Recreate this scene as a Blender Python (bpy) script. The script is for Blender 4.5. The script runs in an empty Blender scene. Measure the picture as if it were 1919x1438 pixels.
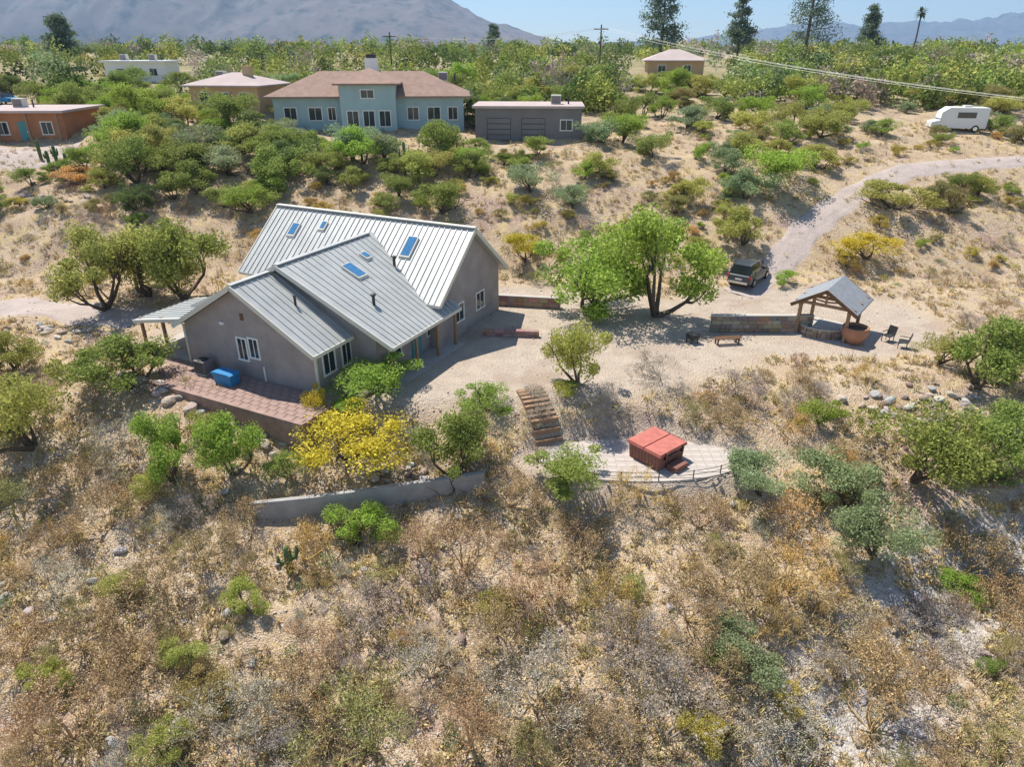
import bpy, math, random
import numpy as np
random.seed(7); RNG = np.random.default_rng(7)
S = bpy.context.scene; COL = S.collection
R = math.radians
# ------------------------------------------------------------------ camera, sky, sun, exposure
CAM_H = 17.0; PITCH = R(26); FPX = 1279.0                # heights in metres above the house pad; photograph is 1919 px wide
cam = bpy.data.cameras.new('camera'); cam_o = bpy.data.objects.new('camera', cam); COL.objects.link(cam_o)
cam.sensor_width = 36; cam.lens = 36 * FPX / 1919; cam.clip_start = 0.5; cam.clip_end = 30000
cam_o.location = (0, 0, CAM_H); cam_o.rotation_euler = (R(90) - PITCH, 0, 0); S.camera = cam_o
SUN_AZ, SUN_EL = R(-42), R(61)                            # azimuth from +Y, towards the left and behind the house
world = bpy.data.worlds.new('World'); S.world = world; world.use_nodes = True
nt = world.node_tree; sky = nt.nodes.new('ShaderNodeTexSky'); sky.sky_type = 'NISHITA'; sky.sun_disc = False
sky.sun_elevation = SUN_EL; sky.sun_rotation = SUN_AZ; sky.altitude = 1200; sky.air_density = 1.0; sky.dust_density = 0.25; sky.ozone_density = 1.6
nt.links.new(sky.outputs[0], nt.nodes['Background'].inputs[0]); nt.nodes['Background'].inputs[1].default_value = 0.105
sun = bpy.data.lights.new('sun', 'SUN'); sun.energy = 4.5; sun.angle = R(0.53); sun.color = (1, 0.955, 0.88)
sun_o = bpy.data.objects.new('sun', sun); COL.objects.link(sun_o); sun_o.rotation_euler = (R(90) - SUN_EL, 0, R(180) - SUN_AZ)
S.view_settings.view_transform = 'Standard'; S.view_settings.look = 'None'; S.view_settings.gamma = 1; S.view_settings.exposure = 0.74
S.cycles.max_bounces = 6; S.cycles.transparent_max_bounces = 4; S.cycles.diffuse_bounces = 3

# ------------------------------------------------------------------ materials
def mat(name, col, rough=0.9, metal=0.0, spec=0.2, noise=0.0, scale=3.0, bump=0.0, bscale=None, col2=None, tint=False, island=0.0, transl=0.0, wave=None):
    m = bpy.data.materials.new(name); m.use_nodes = True; t = m.node_tree; N = t.nodes; L = t.links
    b = N['Principled BSDF']; b.inputs['Roughness'].default_value = rough; b.inputs['Metallic'].default_value = metal
    b.inputs['Specular IOR Level'].default_value = spec
    rgb = N.new('ShaderNodeRGB'); rgb.outputs[0].default_value = (*col, 1); c = rgb.outputs[0]
    tc = N.new('ShaderNodeTexCoord')
    if tint:
        oi = N.new('ShaderNodeObjectInfo'); mx = N.new('ShaderNodeMix'); mx.data_type = 'RGBA'; mx.blend_type = 'MULTIPLY'; mx.inputs[0].default_value = 1
        L.new(c, mx.inputs[6]); L.new(oi.outputs['Color'], mx.inputs[7]); c = mx.outputs[2]
    if noise > 0 or col2:
        n = N.new('ShaderNodeTexNoise'); n.inputs['Scale'].default_value = scale; n.inputs['Detail'].default_value = 4; n.inputs['Roughness'].default_value = 0.65
        L.new(tc.outputs['Object'], n.inputs['Vector'])
        if col2:
            r = N.new('ShaderNodeMapRange'); r.inputs[1].default_value = 0.35; r.inputs[2].default_value = 0.65; L.new(n.outputs[0], r.inputs[0])
            mx = N.new('ShaderNodeMix'); mx.data_type = 'RGBA'; L.new(r.outputs[0], mx.inputs[0]); L.new(c, mx.inputs[6]); mx.inputs[7].default_value = (*col2, 1); c = mx.outputs[2]
        if noise > 0:
            r = N.new('ShaderNodeMapRange'); r.inputs[1].default_value = 0.2; r.inputs[2].default_value = 0.8; r.inputs[3].default_value = 1 - noise; r.inputs[4].default_value = 1 + noise
            L.new(n.outputs[0], r.inputs[0]); h = N.new('ShaderNodeVectorMath'); h.operation = 'SCALE'; L.new(c, h.inputs[0]); L.new(r.outputs[0], h.inputs['Scale']); c = h.outputs[0]
    if island > 0:
        g = N.new('ShaderNodeNewGeometry'); r = N.new('ShaderNodeMapRange'); r.inputs[3].default_value = 1 - island; r.inputs[4].default_value = 1 + island
        L.new(g.outputs['Random Per Island'], r.inputs[0]); h = N.new('ShaderNodeVectorMath'); h.operation = 'SCALE'; L.new(c, h.inputs[0]); L.new(r.outputs[0], h.inputs['Scale']); c = h.outputs[0]
    L.new(c, b.inputs['Base Color'])
    if wave:
        w = N.new('ShaderNodeTexWave'); w.wave_type = 'BANDS'; w.bands_direction = wave[0]; w.wave_profile = 'SAW'; w.inputs['Scale'].default_value = wave[1]
        L.new(tc.outputs['Object'], w.inputs['Vector']); bp = N.new('ShaderNodeBump'); bp.inputs['Strength'].default_value = wave[2]; bp.inputs['Distance'].default_value = 0.03
        L.new(w.outputs['Fac'], bp.inputs['Height']); L.new(bp.outputs[0], b.inputs['Normal'])
    elif bump > 0:
        n2 = N.new('ShaderNodeTexNoise'); n2.inputs['Scale'].default_value = bscale or scale * 4; n2.inputs['Detail'].default_value = 3; L.new(tc.outputs['Object'], n2.inputs['Vector'])
        bp = N.new('ShaderNodeBump'); bp.inputs['Strength'].default_value = bump; bp.inputs['Distance'].default_value = 0.1
        L.new(n2.outputs[0], bp.inputs['Height']); L.new(bp.outputs[0], b.inputs['Normal'])
    if transl > 0:
        tr = N.new('ShaderNodeBsdfTranslucent'); L.new(c, tr.inputs['Color']); ms = N.new('ShaderNodeMixShader'); ms.inputs[0].default_value = transl
        L.new(b.outputs[0], ms.inputs[1]); L.new(tr.outputs[0], ms.inputs[2]); L.new(ms.outputs[0], N['Material Output'].inputs['Surface'])
    return m
M = {}
M['leaf'] = mat('leaf', (1, 1, 1), rough=0.75, spec=0.15, tint=True, island=0.42, transl=0.42)
M['twig'] = mat('twig', (1, 1, 1), rough=0.95, spec=0.05, tint=True, island=0.35)
M['bark'] = mat('bark', (0.12, 0.09, 0.065), noise=0.4, scale=6)
M['greenbark'] = mat('green_bark', (0.16, 0.17, 0.06), noise=0.3, scale=5)
M['metalroof'] = mat('galvanised_roof', (0.43, 0.43, 0.405), rough=0.48, metal=0.2, spec=0.4, noise=0.16, scale=0.9)
M['trim'] = mat('pale_trim', (0.62, 0.58, 0.5), rough=0.7, noise=0.06)
M['siding'] = mat('taupe_siding', (0.335, 0.29, 0.275), noise=0.22, scale=0.8, wave=('Z', 1.25, 0.5))
M['white'] = mat('white_paint', (0.74, 0.73, 0.69), rough=0.6, noise=0.05)
M['glass'] = mat('window_glass', (0.03, 0.04, 0.05), rough=0.08, spec=0.6)
M['darkwood'] = mat('dark_timber', (0.16, 0.09, 0.05), noise=0.35, scale=4)
M['timber'] = mat('weathered_timber', (0.3, 0.19, 0.12), noise=0.35, scale=5)
M['shingle'] = mat('slate_shingle', (0.26, 0.27, 0.28), noise=0.2, scale=3, wave=('Y', 1.5, 0.3))
M['concrete'] = mat('concrete', (0.46, 0.42, 0.37), noise=0.15, scale=1.5, bump=0.2)
M['wallgrey'] = mat('grey_concrete', (0.34, 0.32, 0.3), noise=0.25, scale=1.2, bump=0.3)
M['stone'] = mat('wall_stone', (1, 1, 1), tint=True, noise=0.25, scale=5, bump=0.4, bscale=12)
M['mortar'] = mat('mortar', (0.27, 0.24, 0.2), noise=0.2, bump=0.3)
M['brick'] = mat('red_paving', (0.33, 0.225, 0.185), noise=0.35, scale=1.6, bump=0.2)
M['rock'] = mat('rock', (1, 1, 1), tint=True, noise=0.3, scale=3, bump=0.5, bscale=9)
M['terracotta'] = mat('terracotta', (0.4, 0.2, 0.12), noise=0.15)
M['black'] = mat('black_rubber', (0.02, 0.02, 0.021), rough=0.8)
M['carpaint'] = mat('dark_car_paint', (0.045, 0.055, 0.07), rough=0.25, spec=0.6)
M['carglass'] = mat('car_glass', (0.02, 0.025, 0.03), rough=0.05, spec=0.8)
M['chrome'] = mat('bright_metal', (0.6, 0.6, 0.6), rough=0.3, metal=0.9)
M['red'] = mat('red_lens', (0.5, 0.02, 0.02), rough=0.25, spec=0.5)
M['spacover'] = mat('red_vinyl', (0.46, 0.15, 0.115), rough=0.75, noise=0.28, scale=2.2)
M['spawood'] = mat('spa_panel', (0.22, 0.1, 0.075), rough=0.7, noise=0.25, scale=3)
M['blue'] = mat('blue_plastic', (0.04, 0.22, 0.45), rough=0.45)
M['steel'] = mat('dark_steel', (0.06, 0.06, 0.06), rough=0.5, metal=0.4)
M['skylight'] = mat('skylight_glass', (0.05, 0.17, 0.33), rough=0.12, noise=0.3, scale=4, spec=0.8)
M['tile'] = mat('brown_roof_tile', (0.3, 0.2, 0.155), noise=0.25, scale=1.2, wave=('X', 1.2, 0.5))
M['palebluewall'] = mat('pale_blue_stucco', (0.35, 0.47, 0.48), noise=0.14, scale=0.6)
M['tanwall'] = mat('tan_stucco', (0.52, 0.36, 0.2), noise=0.12, scale=0.6)
M['adobe'] = mat('adobe', (0.42, 0.19, 0.1), noise=0.2, scale=0.7)
M['greywall'] = mat('grey_block', (0.2, 0.185, 0.18), noise=0.15, scale=0.5)
M['flatroof'] = mat('pale_flat_roof', (0.46, 0.37, 0.34), noise=0.15, scale=0.4)
M['teal'] = mat('teal_door', (0.1, 0.28, 0.3))
M['pole'] = mat('pole_wood', (0.13, 0.09, 0.06), noise=0.2)
M['wire'] = mat('wire', (0.3, 0.3, 0.3), rough=0.5, metal=0.5)
M['cactus'] = mat('cactus', (0.1, 0.15, 0.06), noise=0.25, scale=4)
M['paving'] = mat('patio_paving', (0.46, 0.4, 0.35), noise=0.3, scale=0.9, bump=0.2)
M['dirt'] = mat('road_dirt', (0.45, 0.37, 0.32), noise=0.35, scale=0.9, bump=0.6, bscale=4, col2=(0.38, 0.31, 0.27))
M['mount'] = mat('mountain_rock', (0.26, 0.2, 0.19), noise=0.8, scale=0.012, col2=(0.035, 0.04, 0.04), bump=0.0)

# ------------------------------------------------------------------ terrain
PY = np.array([-40, 5, 16, 22, 26, 28, 31, 34.5, 40, 54, 62, 72, 82, 100, 130, 200, 400, 12000.])
PZ = np.array([-9, -7.4, -6, -4.5, -3.3, -2.5, -1.2, 0, 0.1, 0.3, 3.8, 7, 8.5, 10.2, 12.5, 15.0, 15.6, 15.6])
ys_ = np.linspace(-40, 260, 3001); pz_ = np.interp(ys_, PY, PZ); k_ = np.hanning(41); k_ /= k_.sum()
pz_s = np.convolve(np.pad(pz_, 20, mode='edge'), k_, 'valid')
def sines(x, y, s):
    return (np.sin(x * 0.9 * s + 1.3 * np.sin(y * 0.63 * s)) + np.sin(y * 1.13 * s + 1.7 * np.sin(x * 0.51 * s + 2)) + 0.6 * np.sin((x + y) * 1.9 * s + 0.4) + 0.5 * np.sin((x - 1.3 * y) * 2.3 * s)) / 3.1
SPA = (7.3, 29.6)
FLATS = [  # x, y, rx, ry, z : levelled ground
    (6.5, 29.7, 6.0, 2.4, -1.8), (-3.5, 42.5, 19.0, 9.5, 0.0), (20, 45, 9, 6.5, 0.0)]
def smooth(t): t = np.clip(t, 0, 1); return t * t * (3 - 2 * t)
WASH = np.array([(40, 27), (26, 25.5), (19.5, 23.5), (15, 20), (9, 15), (7, 8)], float)
DRIVE = np.array([(17.5, 50.5), (21, 54), (26, 60), (33, 66), (39, 70), (50, 72), (70, 73)], float)
DRIVE_L = np.array([(-26, 45), (-34, 46.5), (-44, 47), (-60, 47)], float)
def dist_line(x, y, P):
    d = np.full(np.shape(x), 1e9)
    for a, b in zip(P[:-1], P[1:]):
        v = b - a; t = np.clip(((x - a[0]) * v[0] + (y - a[1]) * v[1]) / (v @ v), 0, 1)
        d = np.minimum(d, np.hypot(x - a[0] - t * v[0], y - a[1] - t * v[1]))
    return d
def flat_mask(x, y):
    m = np.zeros(np.shape(x))
    for fx, fy, rx, ry, z in FLATS:
        m = np.maximum(m, 1 - smooth((np.hypot((x - fx) / rx, (y - fy) / ry) - 0.95) / 0.25))
    return m
def gz(x, y):
    x = np.asarray(x, float); y = np.asarray(y, float)
    z = np.where(y < 255, np.interp(y, ys_, pz_s), np.interp(y, PY, PZ))
    road = np.clip(1 - dist_line(x, y, DRIVE) / 4, 0, 1)
    rough = (1 - flat_mask(x, y)) * (1 - smooth(road * 1.4))
    far = np.clip((y - 56) / 60, 0, 1)
    z = z + rough * (0.35 * sines(x, y, 0.35) + 0.13 * sines(x + 9, y, 1.3) + 0.9 * far * sines(x, y, 0.08))
    z = z - 0.9 * np.clip(1 - dist_line(x, y, WASH) / 3.5, 0, 1) ** 1.5
    for fx, fy, rx, ry, fz in FLATS:
        w = 1 - smooth((np.hypot((x - fx) / rx, (y - fy) / ry) - 0.9) / 0.3); z = z * (1 - w) + fz * w
    return z
def gz1(x, y): return float(gz(np.array([x]), np.array([y]))[0])
def ray(px, py):
    a = (px - 959.5) / FPX; b = (719 - py) / FPX
    d = np.array([a, math.cos(PITCH) + b * math.sin(PITCH), -math.sin(PITCH) + b * math.cos(PITCH)]); return d
def atz(px, py, z=0.0):
    d = ray(px, py); t = (z - CAM_H) / d[2]; return np.array([0, 0, CAM_H]) + d * t
TT = np.concatenate([np.linspace(8, 120, 1200), np.geomspace(121, 900, 400)])
def gnd(px, py):
    """the point of the ground seen at a photograph pixel"""
    d = ray(px, py); X = d[0] * TT; Y = d[1] * TT; Z = CAM_H + d[2] * TT
    h = np.nonzero(Z < gz(X, Y))[0]; i = h[0] if len(h) else len(TT) - 1
    return float(X[i]), float(Y[i]), gz1(X[i], Y[i])
def px_m(y, z): return (y * math.cos(PITCH) - (z - CAM_H) * math.sin(PITCH)) / FPX     # metres per photograph pixel there

# ------------------------------------------------------------------ mesh helpers
class MB:
    def __init__(s): s.v = []; s.f = []
    def add(s, vs, fs):
        n = len(s.v); s.v += [tuple(map(float, p)) for p in vs]; s.f += [tuple(i + n for i in f) for f in fs]; return s
    def box(s, x0, x1, y0, y1, z0, z1):
        return s.add([(x0, y0, z0), (x1, y0, z0), (x1, y1, z0), (x0, y1, z0), (x0, y0, z1), (x1, y0, z1), (x1, y1, z1), (x0, y1, z1)],
                     [(0, 3, 2, 1), (4, 5, 6, 7), (0, 1, 5, 4), (1, 2, 6, 5), (2, 3, 7, 6), (3, 0, 4, 7)])
    def bar(s, a, b, w, h):
        a = np.array(a, float); b = np.array(b, float); d = b - a; d /= np.linalg.norm(d)
        up = np.array([0, 0, 1.]) if abs(d[2]) < 0.95 else np.array([0, 1., 0]); r = np.cross(d, up); r /= np.linalg.norm(r); u = np.cross(r, d)
        c = [(-1, -1), (1, -1), (1, 1), (-1, 1)]; vs = [a + r * w / 2 * i + u * h / 2 * j for i, j in c] + [b + r * w / 2 * i + u * h / 2 * j for i, j in c]
        return s.add(vs, [(0, 1, 2, 3), (7, 6, 5, 4), (0, 4, 5, 1), (1, 5, 6, 2), (2, 6, 7, 3), (3, 7, 4, 0)])
    def tube(s, pts, rad, n=8):
        P = [np.array(p, float) for p in pts]; vs = []; fs = []
        for i, p in enumerate(P):
            d = P[min(i + 1, len(P) - 1)] - P[max(i - 1, 0)]; d /= np.linalg.norm(d) + 1e-9
            up = np.array([0, 0, 1.]) if abs(d[2]) < 0.9 else np.array([1., 0, 0]); r = np.cross(d, up); r /= np.linalg.norm(r); u = np.cross(r, d)
            for k in range(n):
                t = 2 * math.pi * k / n; vs.append(p + (r * math.cos(t) + u * math.sin(t)) * rad[i])
        for i in range(len(P) - 1):
            for k in range(n): fs.append((i * n + k, i * n + (k + 1) % n, (i + 1) * n + (k + 1) % n, (i + 1) * n + k))
        fs.append(tuple(range(n))[::-1]); fs.append(tuple((len(P) - 1) * n + k for k in range(n))); return s.add(vs, fs)
    def lathe(s, prof, n=20, c=(0, 0)):
        vs = [(c[0] + r * math.cos(2 * math.pi * k / n), c[1] + r * math.sin(2 * math.pi * k / n), z) for r, z in prof for k in range(n)]; fs = []
        for i in range(len(prof) - 1):
            for k in range(n): fs.append((i * n + k, i * n + (k + 1) % n, (i + 1) * n + (k + 1) % n, (i + 1) * n + k))
        fs.append(tuple(range(n))[::-1]); fs.append(tuple((len(prof) - 1) * n + k for k in range(n))); return s.add(vs, fs)
    def prism(s, poly, d):
        """poly of 3D points swept by vector d"""
        n = len(poly); vs = [np.array(p, float) for p in poly] + [np.array(p, float) + np.array(d, float) for p in poly]
        return s.add(vs, [tuple(range(n))[::-1], tuple(range(n, 2 * n))] + [(i, (i + 1) % n, n + (i + 1) % n, n + i) for i in range(n)])
    def mesh(s, name, m):
        me = bpy.data.meshes.new(name); me.from_pydata(s.v, [], s.f); me.update(); me.materials.append(m); return me
    def build(s, name, m, parent=None, smooth_=False):
        import bmesh
        me = s.mesh(name, m); bm = bmesh.new(); bm.from_mesh(me); bmesh.ops.recalc_face_normals(bm, faces=bm.faces); bm.to_mesh(me); bm.free()
        if smooth_: me.shade_smooth()
        return link(name, me, parent)
def link(name, me, parent=None):
    o = bpy.data.objects.new(name, me); COL.objects.link(o); o.parent = parent; return o
def tag(o, label, cat, group=None):
    o['label'] = label; o['category'] = cat
    if group: o['group'] = group
    return o
def thing(name, label, cat, loc=(0, 0, 0), rz=0.0, group=None, sc=1.0):
    o = link(name, None); o.location = loc; o.rotation_euler = (0, 0, rz); o.scale = (sc, sc, sc) if np.isscalar(sc) else sc
    o.empty_display_size = 0.2; return tag(o, label, cat, group)
def struct(o): o['kind'] = 'structure'; return o
def stuff(o): o['kind'] = 'stuff'; return o
def npmesh(name, V, Fq, m, k=4, attr=None):
    me = bpy.data.meshes.new(name); nv = len(V); nf = len(Fq)
    me.vertices.add(nv); me.vertices.foreach_set('co', np.asarray(V, np.float32).ravel())
    me.loops.add(nf * k); me.loops.foreach_set('vertex_index', np.asarray(Fq, np.int32).ravel())
    me.polygons.add(nf); me.polygons.foreach_set('loop_start', np.arange(nf, dtype=np.int32) * k)
    if attr:
        for nme, arr in attr.items():
            if arr.ndim == 2:
                a = me.attributes.new(nme, 'FLOAT_COLOR', 'POINT'); a.data.foreach_set('color', np.c_[arr, np.ones(nv)].astype(np.float32).ravel())
            else:
                a = me.attributes.new(nme, 'FLOAT', 'POINT'); a.data.foreach_set('value', arr.astype(np.float32))
    me.update(calc_edges=True); me.validate(); me.materials.append(m); return me

# ------------------------------------------------------------------ ground sheet
def build_ground():
    gx = np.concatenate([-np.geomspace(62, 9000, 44)[::-1], np.arange(-61, 61.1, 0.5), np.geomspace(62, 9000, 44)])
    gy = np.concatenate([np.arange(-30, 6, 2.0), np.arange(6, 100, 0.5), np.geomspace(100.5, 12000, 70)])
    X, Y = np.meshgrid(gx, gy); V = np.c_[X.ravel(), Y.ravel(), gz(X, Y).ravel()]
    nx = len(gx); i = np.arange(len(gy) - 1)[:, None] * nx + np.arange(nx - 1)[None, :]; i = i.ravel()
    Fq = np.c_[i, i + 1, i + nx + 1, i + nx]
    x, y = V[:, 0], V[:, 1]
    yard = np.clip(flat_mask(x, y) * 1.0, 0, 1); wash = np.clip(1.4 - dist_line(x, y, WASH) / 2.4 + 0.4 * sines(x, y, 1.1), 0, 1)
    far = np.clip((y - 88) / 40, 0, 1)
    m = bpy.data.materials.new('desert_ground'); m.use_nodes = True; t = m.node_tree; N = t.nodes; L = t.links; b = N['Principled BSDF']
    b.inputs['Roughness'].default_value = 0.95; b.inputs['Specular IOR Level'].default_value = 0.1
    tc = N.new('ShaderNodeTexCoord')
    def noise(sc, det=3, ro=0.65):
        n = N.new('ShaderNodeTexNoise'); n.inputs['Scale'].default_value = sc; n.inputs['Detail'].default_value = det; n.inputs['Roughness'].default_value = ro; L.new(tc.outputs['Object'], n.inputs['Vector']); return n.outputs[0]
    def ramp(v, a, c_): r = N.new('ShaderNodeMapRange'); r.inputs[1].default_value = a; r.inputs[2].default_value = c_; L.new(v, r.inputs[0]); return r.outputs[0]
    def mix(f, a, c_):
        x_ = N.new('ShaderNodeMix'); x_.data_type = 'RGBA'; L.new(f, x_.inputs[0])
        for k, s_ in ((6, a), (7, c_)):
            if isinstance(s_, tuple): x_.inputs[k].default_value = (*s_, 1)
            else: L.new(s_, x_.inputs[k])
        return x_.outputs[2]
    def att(n): a = N.new('ShaderNodeAttribute'); a.attribute_name = n; return a.outputs['Fac']
    c = mix(ramp(noise(0.35), 0.38, 0.62), (0.43, 0.30, 0.18), (0.56, 0.42, 0.275))
    c = mix(ramp(noise(0.16, 3), 0.53, 0.68), c, (0.38, 0.25, 0.19))
    c = mix(ramp(noise(0.6, 3), 0.5, 0.66), c, (0.58, 0.43, 0.21))
    c = mix(ramp(noise(2.2), 0.57, 0.74), c, (0.34, 0.24, 0.17))
    c = mix(ramp(noise(7.0), 0.52, 0.62), c, (0.60, 0.50, 0.39))
    c = mix(ramp(noise(16.0, 1), 0.62, 0.68), c, (0.24, 0.18, 0.13))
    yd = mix(ramp(noise(0.8), 0.35, 0.7), (0.56, 0.46, 0.36), (0.46, 0.37, 0.29))
    yd = mix(ramp(noise(0.22, 3), 0.52, 0.64), yd, (0.43, 0.33, 0.25)); yd = mix(ramp(noise(9.0, 2), 0.58, 0.66), yd, (0.34, 0.27, 0.21))
    c = mix(att('yard'), c, yd)
    ws = mix(ramp(noise(5.0), 0.4, 0.6), (0.58, 0.53, 0.47), (0.36, 0.33, 0.3)); c = mix(att('wash'), c, ws)
    sc_ = mix(ramp(noise(0.12), 0.35, 0.65), (0.26, 0.24, 0.11), (0.4, 0.32, 0.2)); c = mix(att('scrub'), c, sc_)
    L.new(c, b.inputs['Base Color'])
    bp = N.new('ShaderNodeBump'); bp.inputs['Strength'].default_value = 0.75; bp.inputs['Distance'].default_value = 0.18
    ad = N.new('ShaderNodeMath'); ad.operation = 'ADD'; L.new(noise(4.5, 3, 0.7), ad.inputs[0]); L.new(noise(14, 1), ad.inputs[1]); L.new(ad.outputs[0], bp.inputs['Height']); L.new(bp.outputs[0], b.inputs['Normal'])
    me = npmesh('ground', V, Fq, m, attr={'yard': yard, 'wash': wash, 'scrub': far}); me.shade_smooth(); struct(link('ground', me))
build_ground()
def strip(name, P, w, m, off=0.05, step=0.6):
    seg = []; 
    for a, b in zip(P[:-1], P[1:]):
        n = max(2, int(np.linalg.norm(b - a) / step)); seg += [a + (b - a) * t for t in np.linspace(0, 1, n, endpoint=False)]
    seg.append(P[-1]); C = np.array(seg)
    for _ in range(6): C[1:-1] = (C[:-2] + 2 * C[1:-1] + C[2:]) / 4
    T = np.gradient(C, axis=0); T /= np.linalg.norm(T, axis=1)[:, None]; Nn = np.c_[-T[:, 1], T[:, 0]]
    k = 9; V = []
    for j in range(k):
        s = (j / (k - 1) - 0.5) * w; e = (1 + 0.22 * np.sin(np.arange(len(C)) * 0.9 + j * 0.2)) if j in (0, k - 1) else 1
        q = C + Nn * (s * e)[:, None] if j in (0, k - 1) else C + Nn * s
        edge = 0.0 if j in (0, k - 1) else 1.0
        V.append(np.c_[q, gz(q[:, 0], q[:, 1]) + (off + (0.03 if j == 4 else -0.035 if j in (2, 6) else 0)) * edge - (0.08 if not edge else 0)])
    V = np.concatenate(V); n = len(C); F_ = [(j * n + i, j * n + i + 1, (j + 1) * n + i + 1, (j + 1) * n + i) for j in range(k - 1) for i in range(n - 1)]
    o = link(name, npmesh(name, V, F_, m)); o.data.shade_smooth(); return struct(o)
strip('dirt_road', DRIVE, 3.1, M['dirt']); strip('dirt_road', DRIVE_L, 3.8, M['dirt'])

# ------------------------------------------------------------------ mountains
def fbm(X, Y, seed, octs, ridged=False):
    rg = np.random.default_rng(seed); out = np.zeros_like(X); amp = 1.0; tot = 0
    for o in range(octs):
        L_ = rg.random((64, 64)); f = 2.0 ** o; x = X * f; y = Y * f; xi = np.floor(x).astype(int); yi = np.floor(y).astype(int); u = x - xi; v = y - yi; u = u * u * (3 - 2 * u); v = v * v * (3 - 2 * v)
        g = lambda a, b: L_[(yi + b) % 64, (xi + a) % 64]
        n = (g(0, 0) * (1 - u) + g(1, 0) * u) * (1 - v) + (g(0, 1) * (1 - u) + g(1, 1) * u) * v
        out += amp * ((1 - np.abs(2 * n - 1)) if ridged else n); tot += amp; amp *= .55
    return out / tot
def mountain(name, yc, depth, xs, prof, seed, amp):
    nx, ny = 620, 150; XX, YY = np.meshgrid(np.linspace(xs[0], xs[1], nx), np.linspace(-1, 1, ny)); base = np.interp(XX, *prof); fade = np.clip(1 - np.abs(YY), 0, 1)
    r_ = fbm(XX / 520 + .35 * fbm(XX / 300, YY * 3, seed + 1, 3), YY * depth / 900, seed, 7, True); Z = base * (fade ** .85 * (1 - amp) + amp * 1.5 * r_ * fade ** .5)
    V = np.c_[XX.ravel(), (yc + YY * depth).ravel(), Z.ravel() + 6]; i = (np.arange(ny - 1)[:, None] * nx + np.arange(nx - 1)).ravel()
    struct(link(name, npmesh(name, V, np.c_[i, i + 1, i + nx + 1, i + nx], M['mount'])))
mountain('mountain', 3900, 900, (-5200, 1300), ([-5200, -2900, -2000, -1300, -700, -330, -100, 130, 330, 700, 1300], [760, 640, 560, 520, 400, 285, 170, 100, 40, 15, 0]), 3, 0.42)
mountain('mountain', 9000, 1100, (-1500, 9500), ([-1500, 600, 2200, 3600, 4800, 6200, 9500], [40, 90, 150, 330, 300, 480, 700]), 8, 0.35)

# ------------------------------------------------------------------ the house
PHI = 0.46; HO = np.array([-15.19, 35.2])      # origin under the front gable; local x = v (right along the gable), local y = u (back)
house = thing('house', 'taupe sided house with ribbed pale metal roofs and nested front gables', 'house', (HO[0], HO[1], 0), -PHI)
def roof(parent, a, b, c, d, th=0.14, seam=0.42, name='roof'):
    """a-b eave, d-c ridge (top surface), seams run from eave to ridge"""
    a, b, c, d = [np.array(p, float) for p in (a, b, c, d)]; n = np.cross(b - a, d - a); n /= np.linalg.norm(n)
    if n[2] < 0: n = -n
    r = MB().prism([a, b, c, d], -n * th).build(name, M['metalroof'], parent)
    sm = MB(); k = int(np.linalg.norm(b - a) / seam)
    for i in range(1, k):
        t = i / k; p = a + (b - a) * t + n * 0.025; q = d + (c - d) * t + n * 0.025; sm.bar(p, q, 0.05, 0.05)
    stuff(sm.build('standing_seams', M['metalroof'], r)); return r, n
def rake(parent, p, q, w=0.07, h=0.26): MB().bar(p, q, w, h).build('fascia_board', M['trim'], parent)
def window(parent, c, w, h, axis, sill=True, out=-1):
    """axis 'x': opening lies along x on a wall facing out*y ; 'y': along y facing out*x"""
    o = 0.05; t = 0.1
    def bx(a0, a1, z0, z1, d0, d1):
        d0, d1 = sorted((d0 * out, d1 * out))
        return (c[0] + a0, c[0] + a1, c[1] + d0, c[1] + d1, c[2] + z0, c[2] + z1) if axis == 'x' else (c[0] + d0, c[0] + d1, c[1] + a0, c[1] + a1, c[2] + z0, c[2] + z1)
    f = MB(); f.box(*bx(-w / 2 - t, -w / 2, -h / 2, h / 2, -0.03, o)); f.box(*bx(w / 2, w / 2 + t, -h / 2, h / 2, -0.03, o))
    f.box(*bx(-w / 2 - t, w / 2 + t, h / 2, h / 2 + t, -0.03, o)); f.box(*bx(-w / 2 - t * 1.3, w / 2 + t * 1.3, -h / 2 - t, -h / 2, -0.03, o + 0.03)); f.box(*bx(-0.025, 0.025, -h / 2, h / 2, -0.03, o - 0.02))
    fr = f.build('window', M['white'], parent); MB().box(*bx(-w / 2, w / 2, -h / 2, h / 2, -0.03, 0.012)).build('pane', M['glass'], fr); return fr
wB, zB, eB, lB = 5.3, 5.65, 2.55, 3.3
uA, vA, wA, zA, eA = 3.0, 0.5, 7.7, 6.05, 2.45
uM, vL, vR, zM, dM, eM = 13.0, -8.6, 7.9, 6.85, 4.6, 3.1
def gable_wall(u0, u1, vc, w, ze, zr, inset, z0=-0.6):
    we = w - inset; zz = zr - 0.2 - (zr - ze) * we / w
    return MB().prism([(vc - we, u0, z0), (vc + we, u0, z0), (vc + we, u0, zz), (vc, u0, zr - 0.2), (vc - we, u0, zz)], (0, u1 - u0, 0))
gable_wall(0.45, 4.2, 0, wB, eB, zB, 0.45).build('wall', M['siding'], house)
gable_wall(uA + 0.5, 11.0, vA, wA, eA, zA, 1.5).build('wall', M['siding'], house)
MB().prism([(vR - 0.5, uM - dM + 0.5, -0.6), (vR - 0.5, uM + dM - 0.5, -0.6), (vR - 0.5, uM + dM - 0.5, eM + 0.2), (vR - 0.5, uM, zM - 0.2), (vR - 0.5, uM - dM + 0.5, eM + 0.2)], (vL - vR + 1.0, 0, 0)).build('wall', M['siding'], house)
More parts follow.
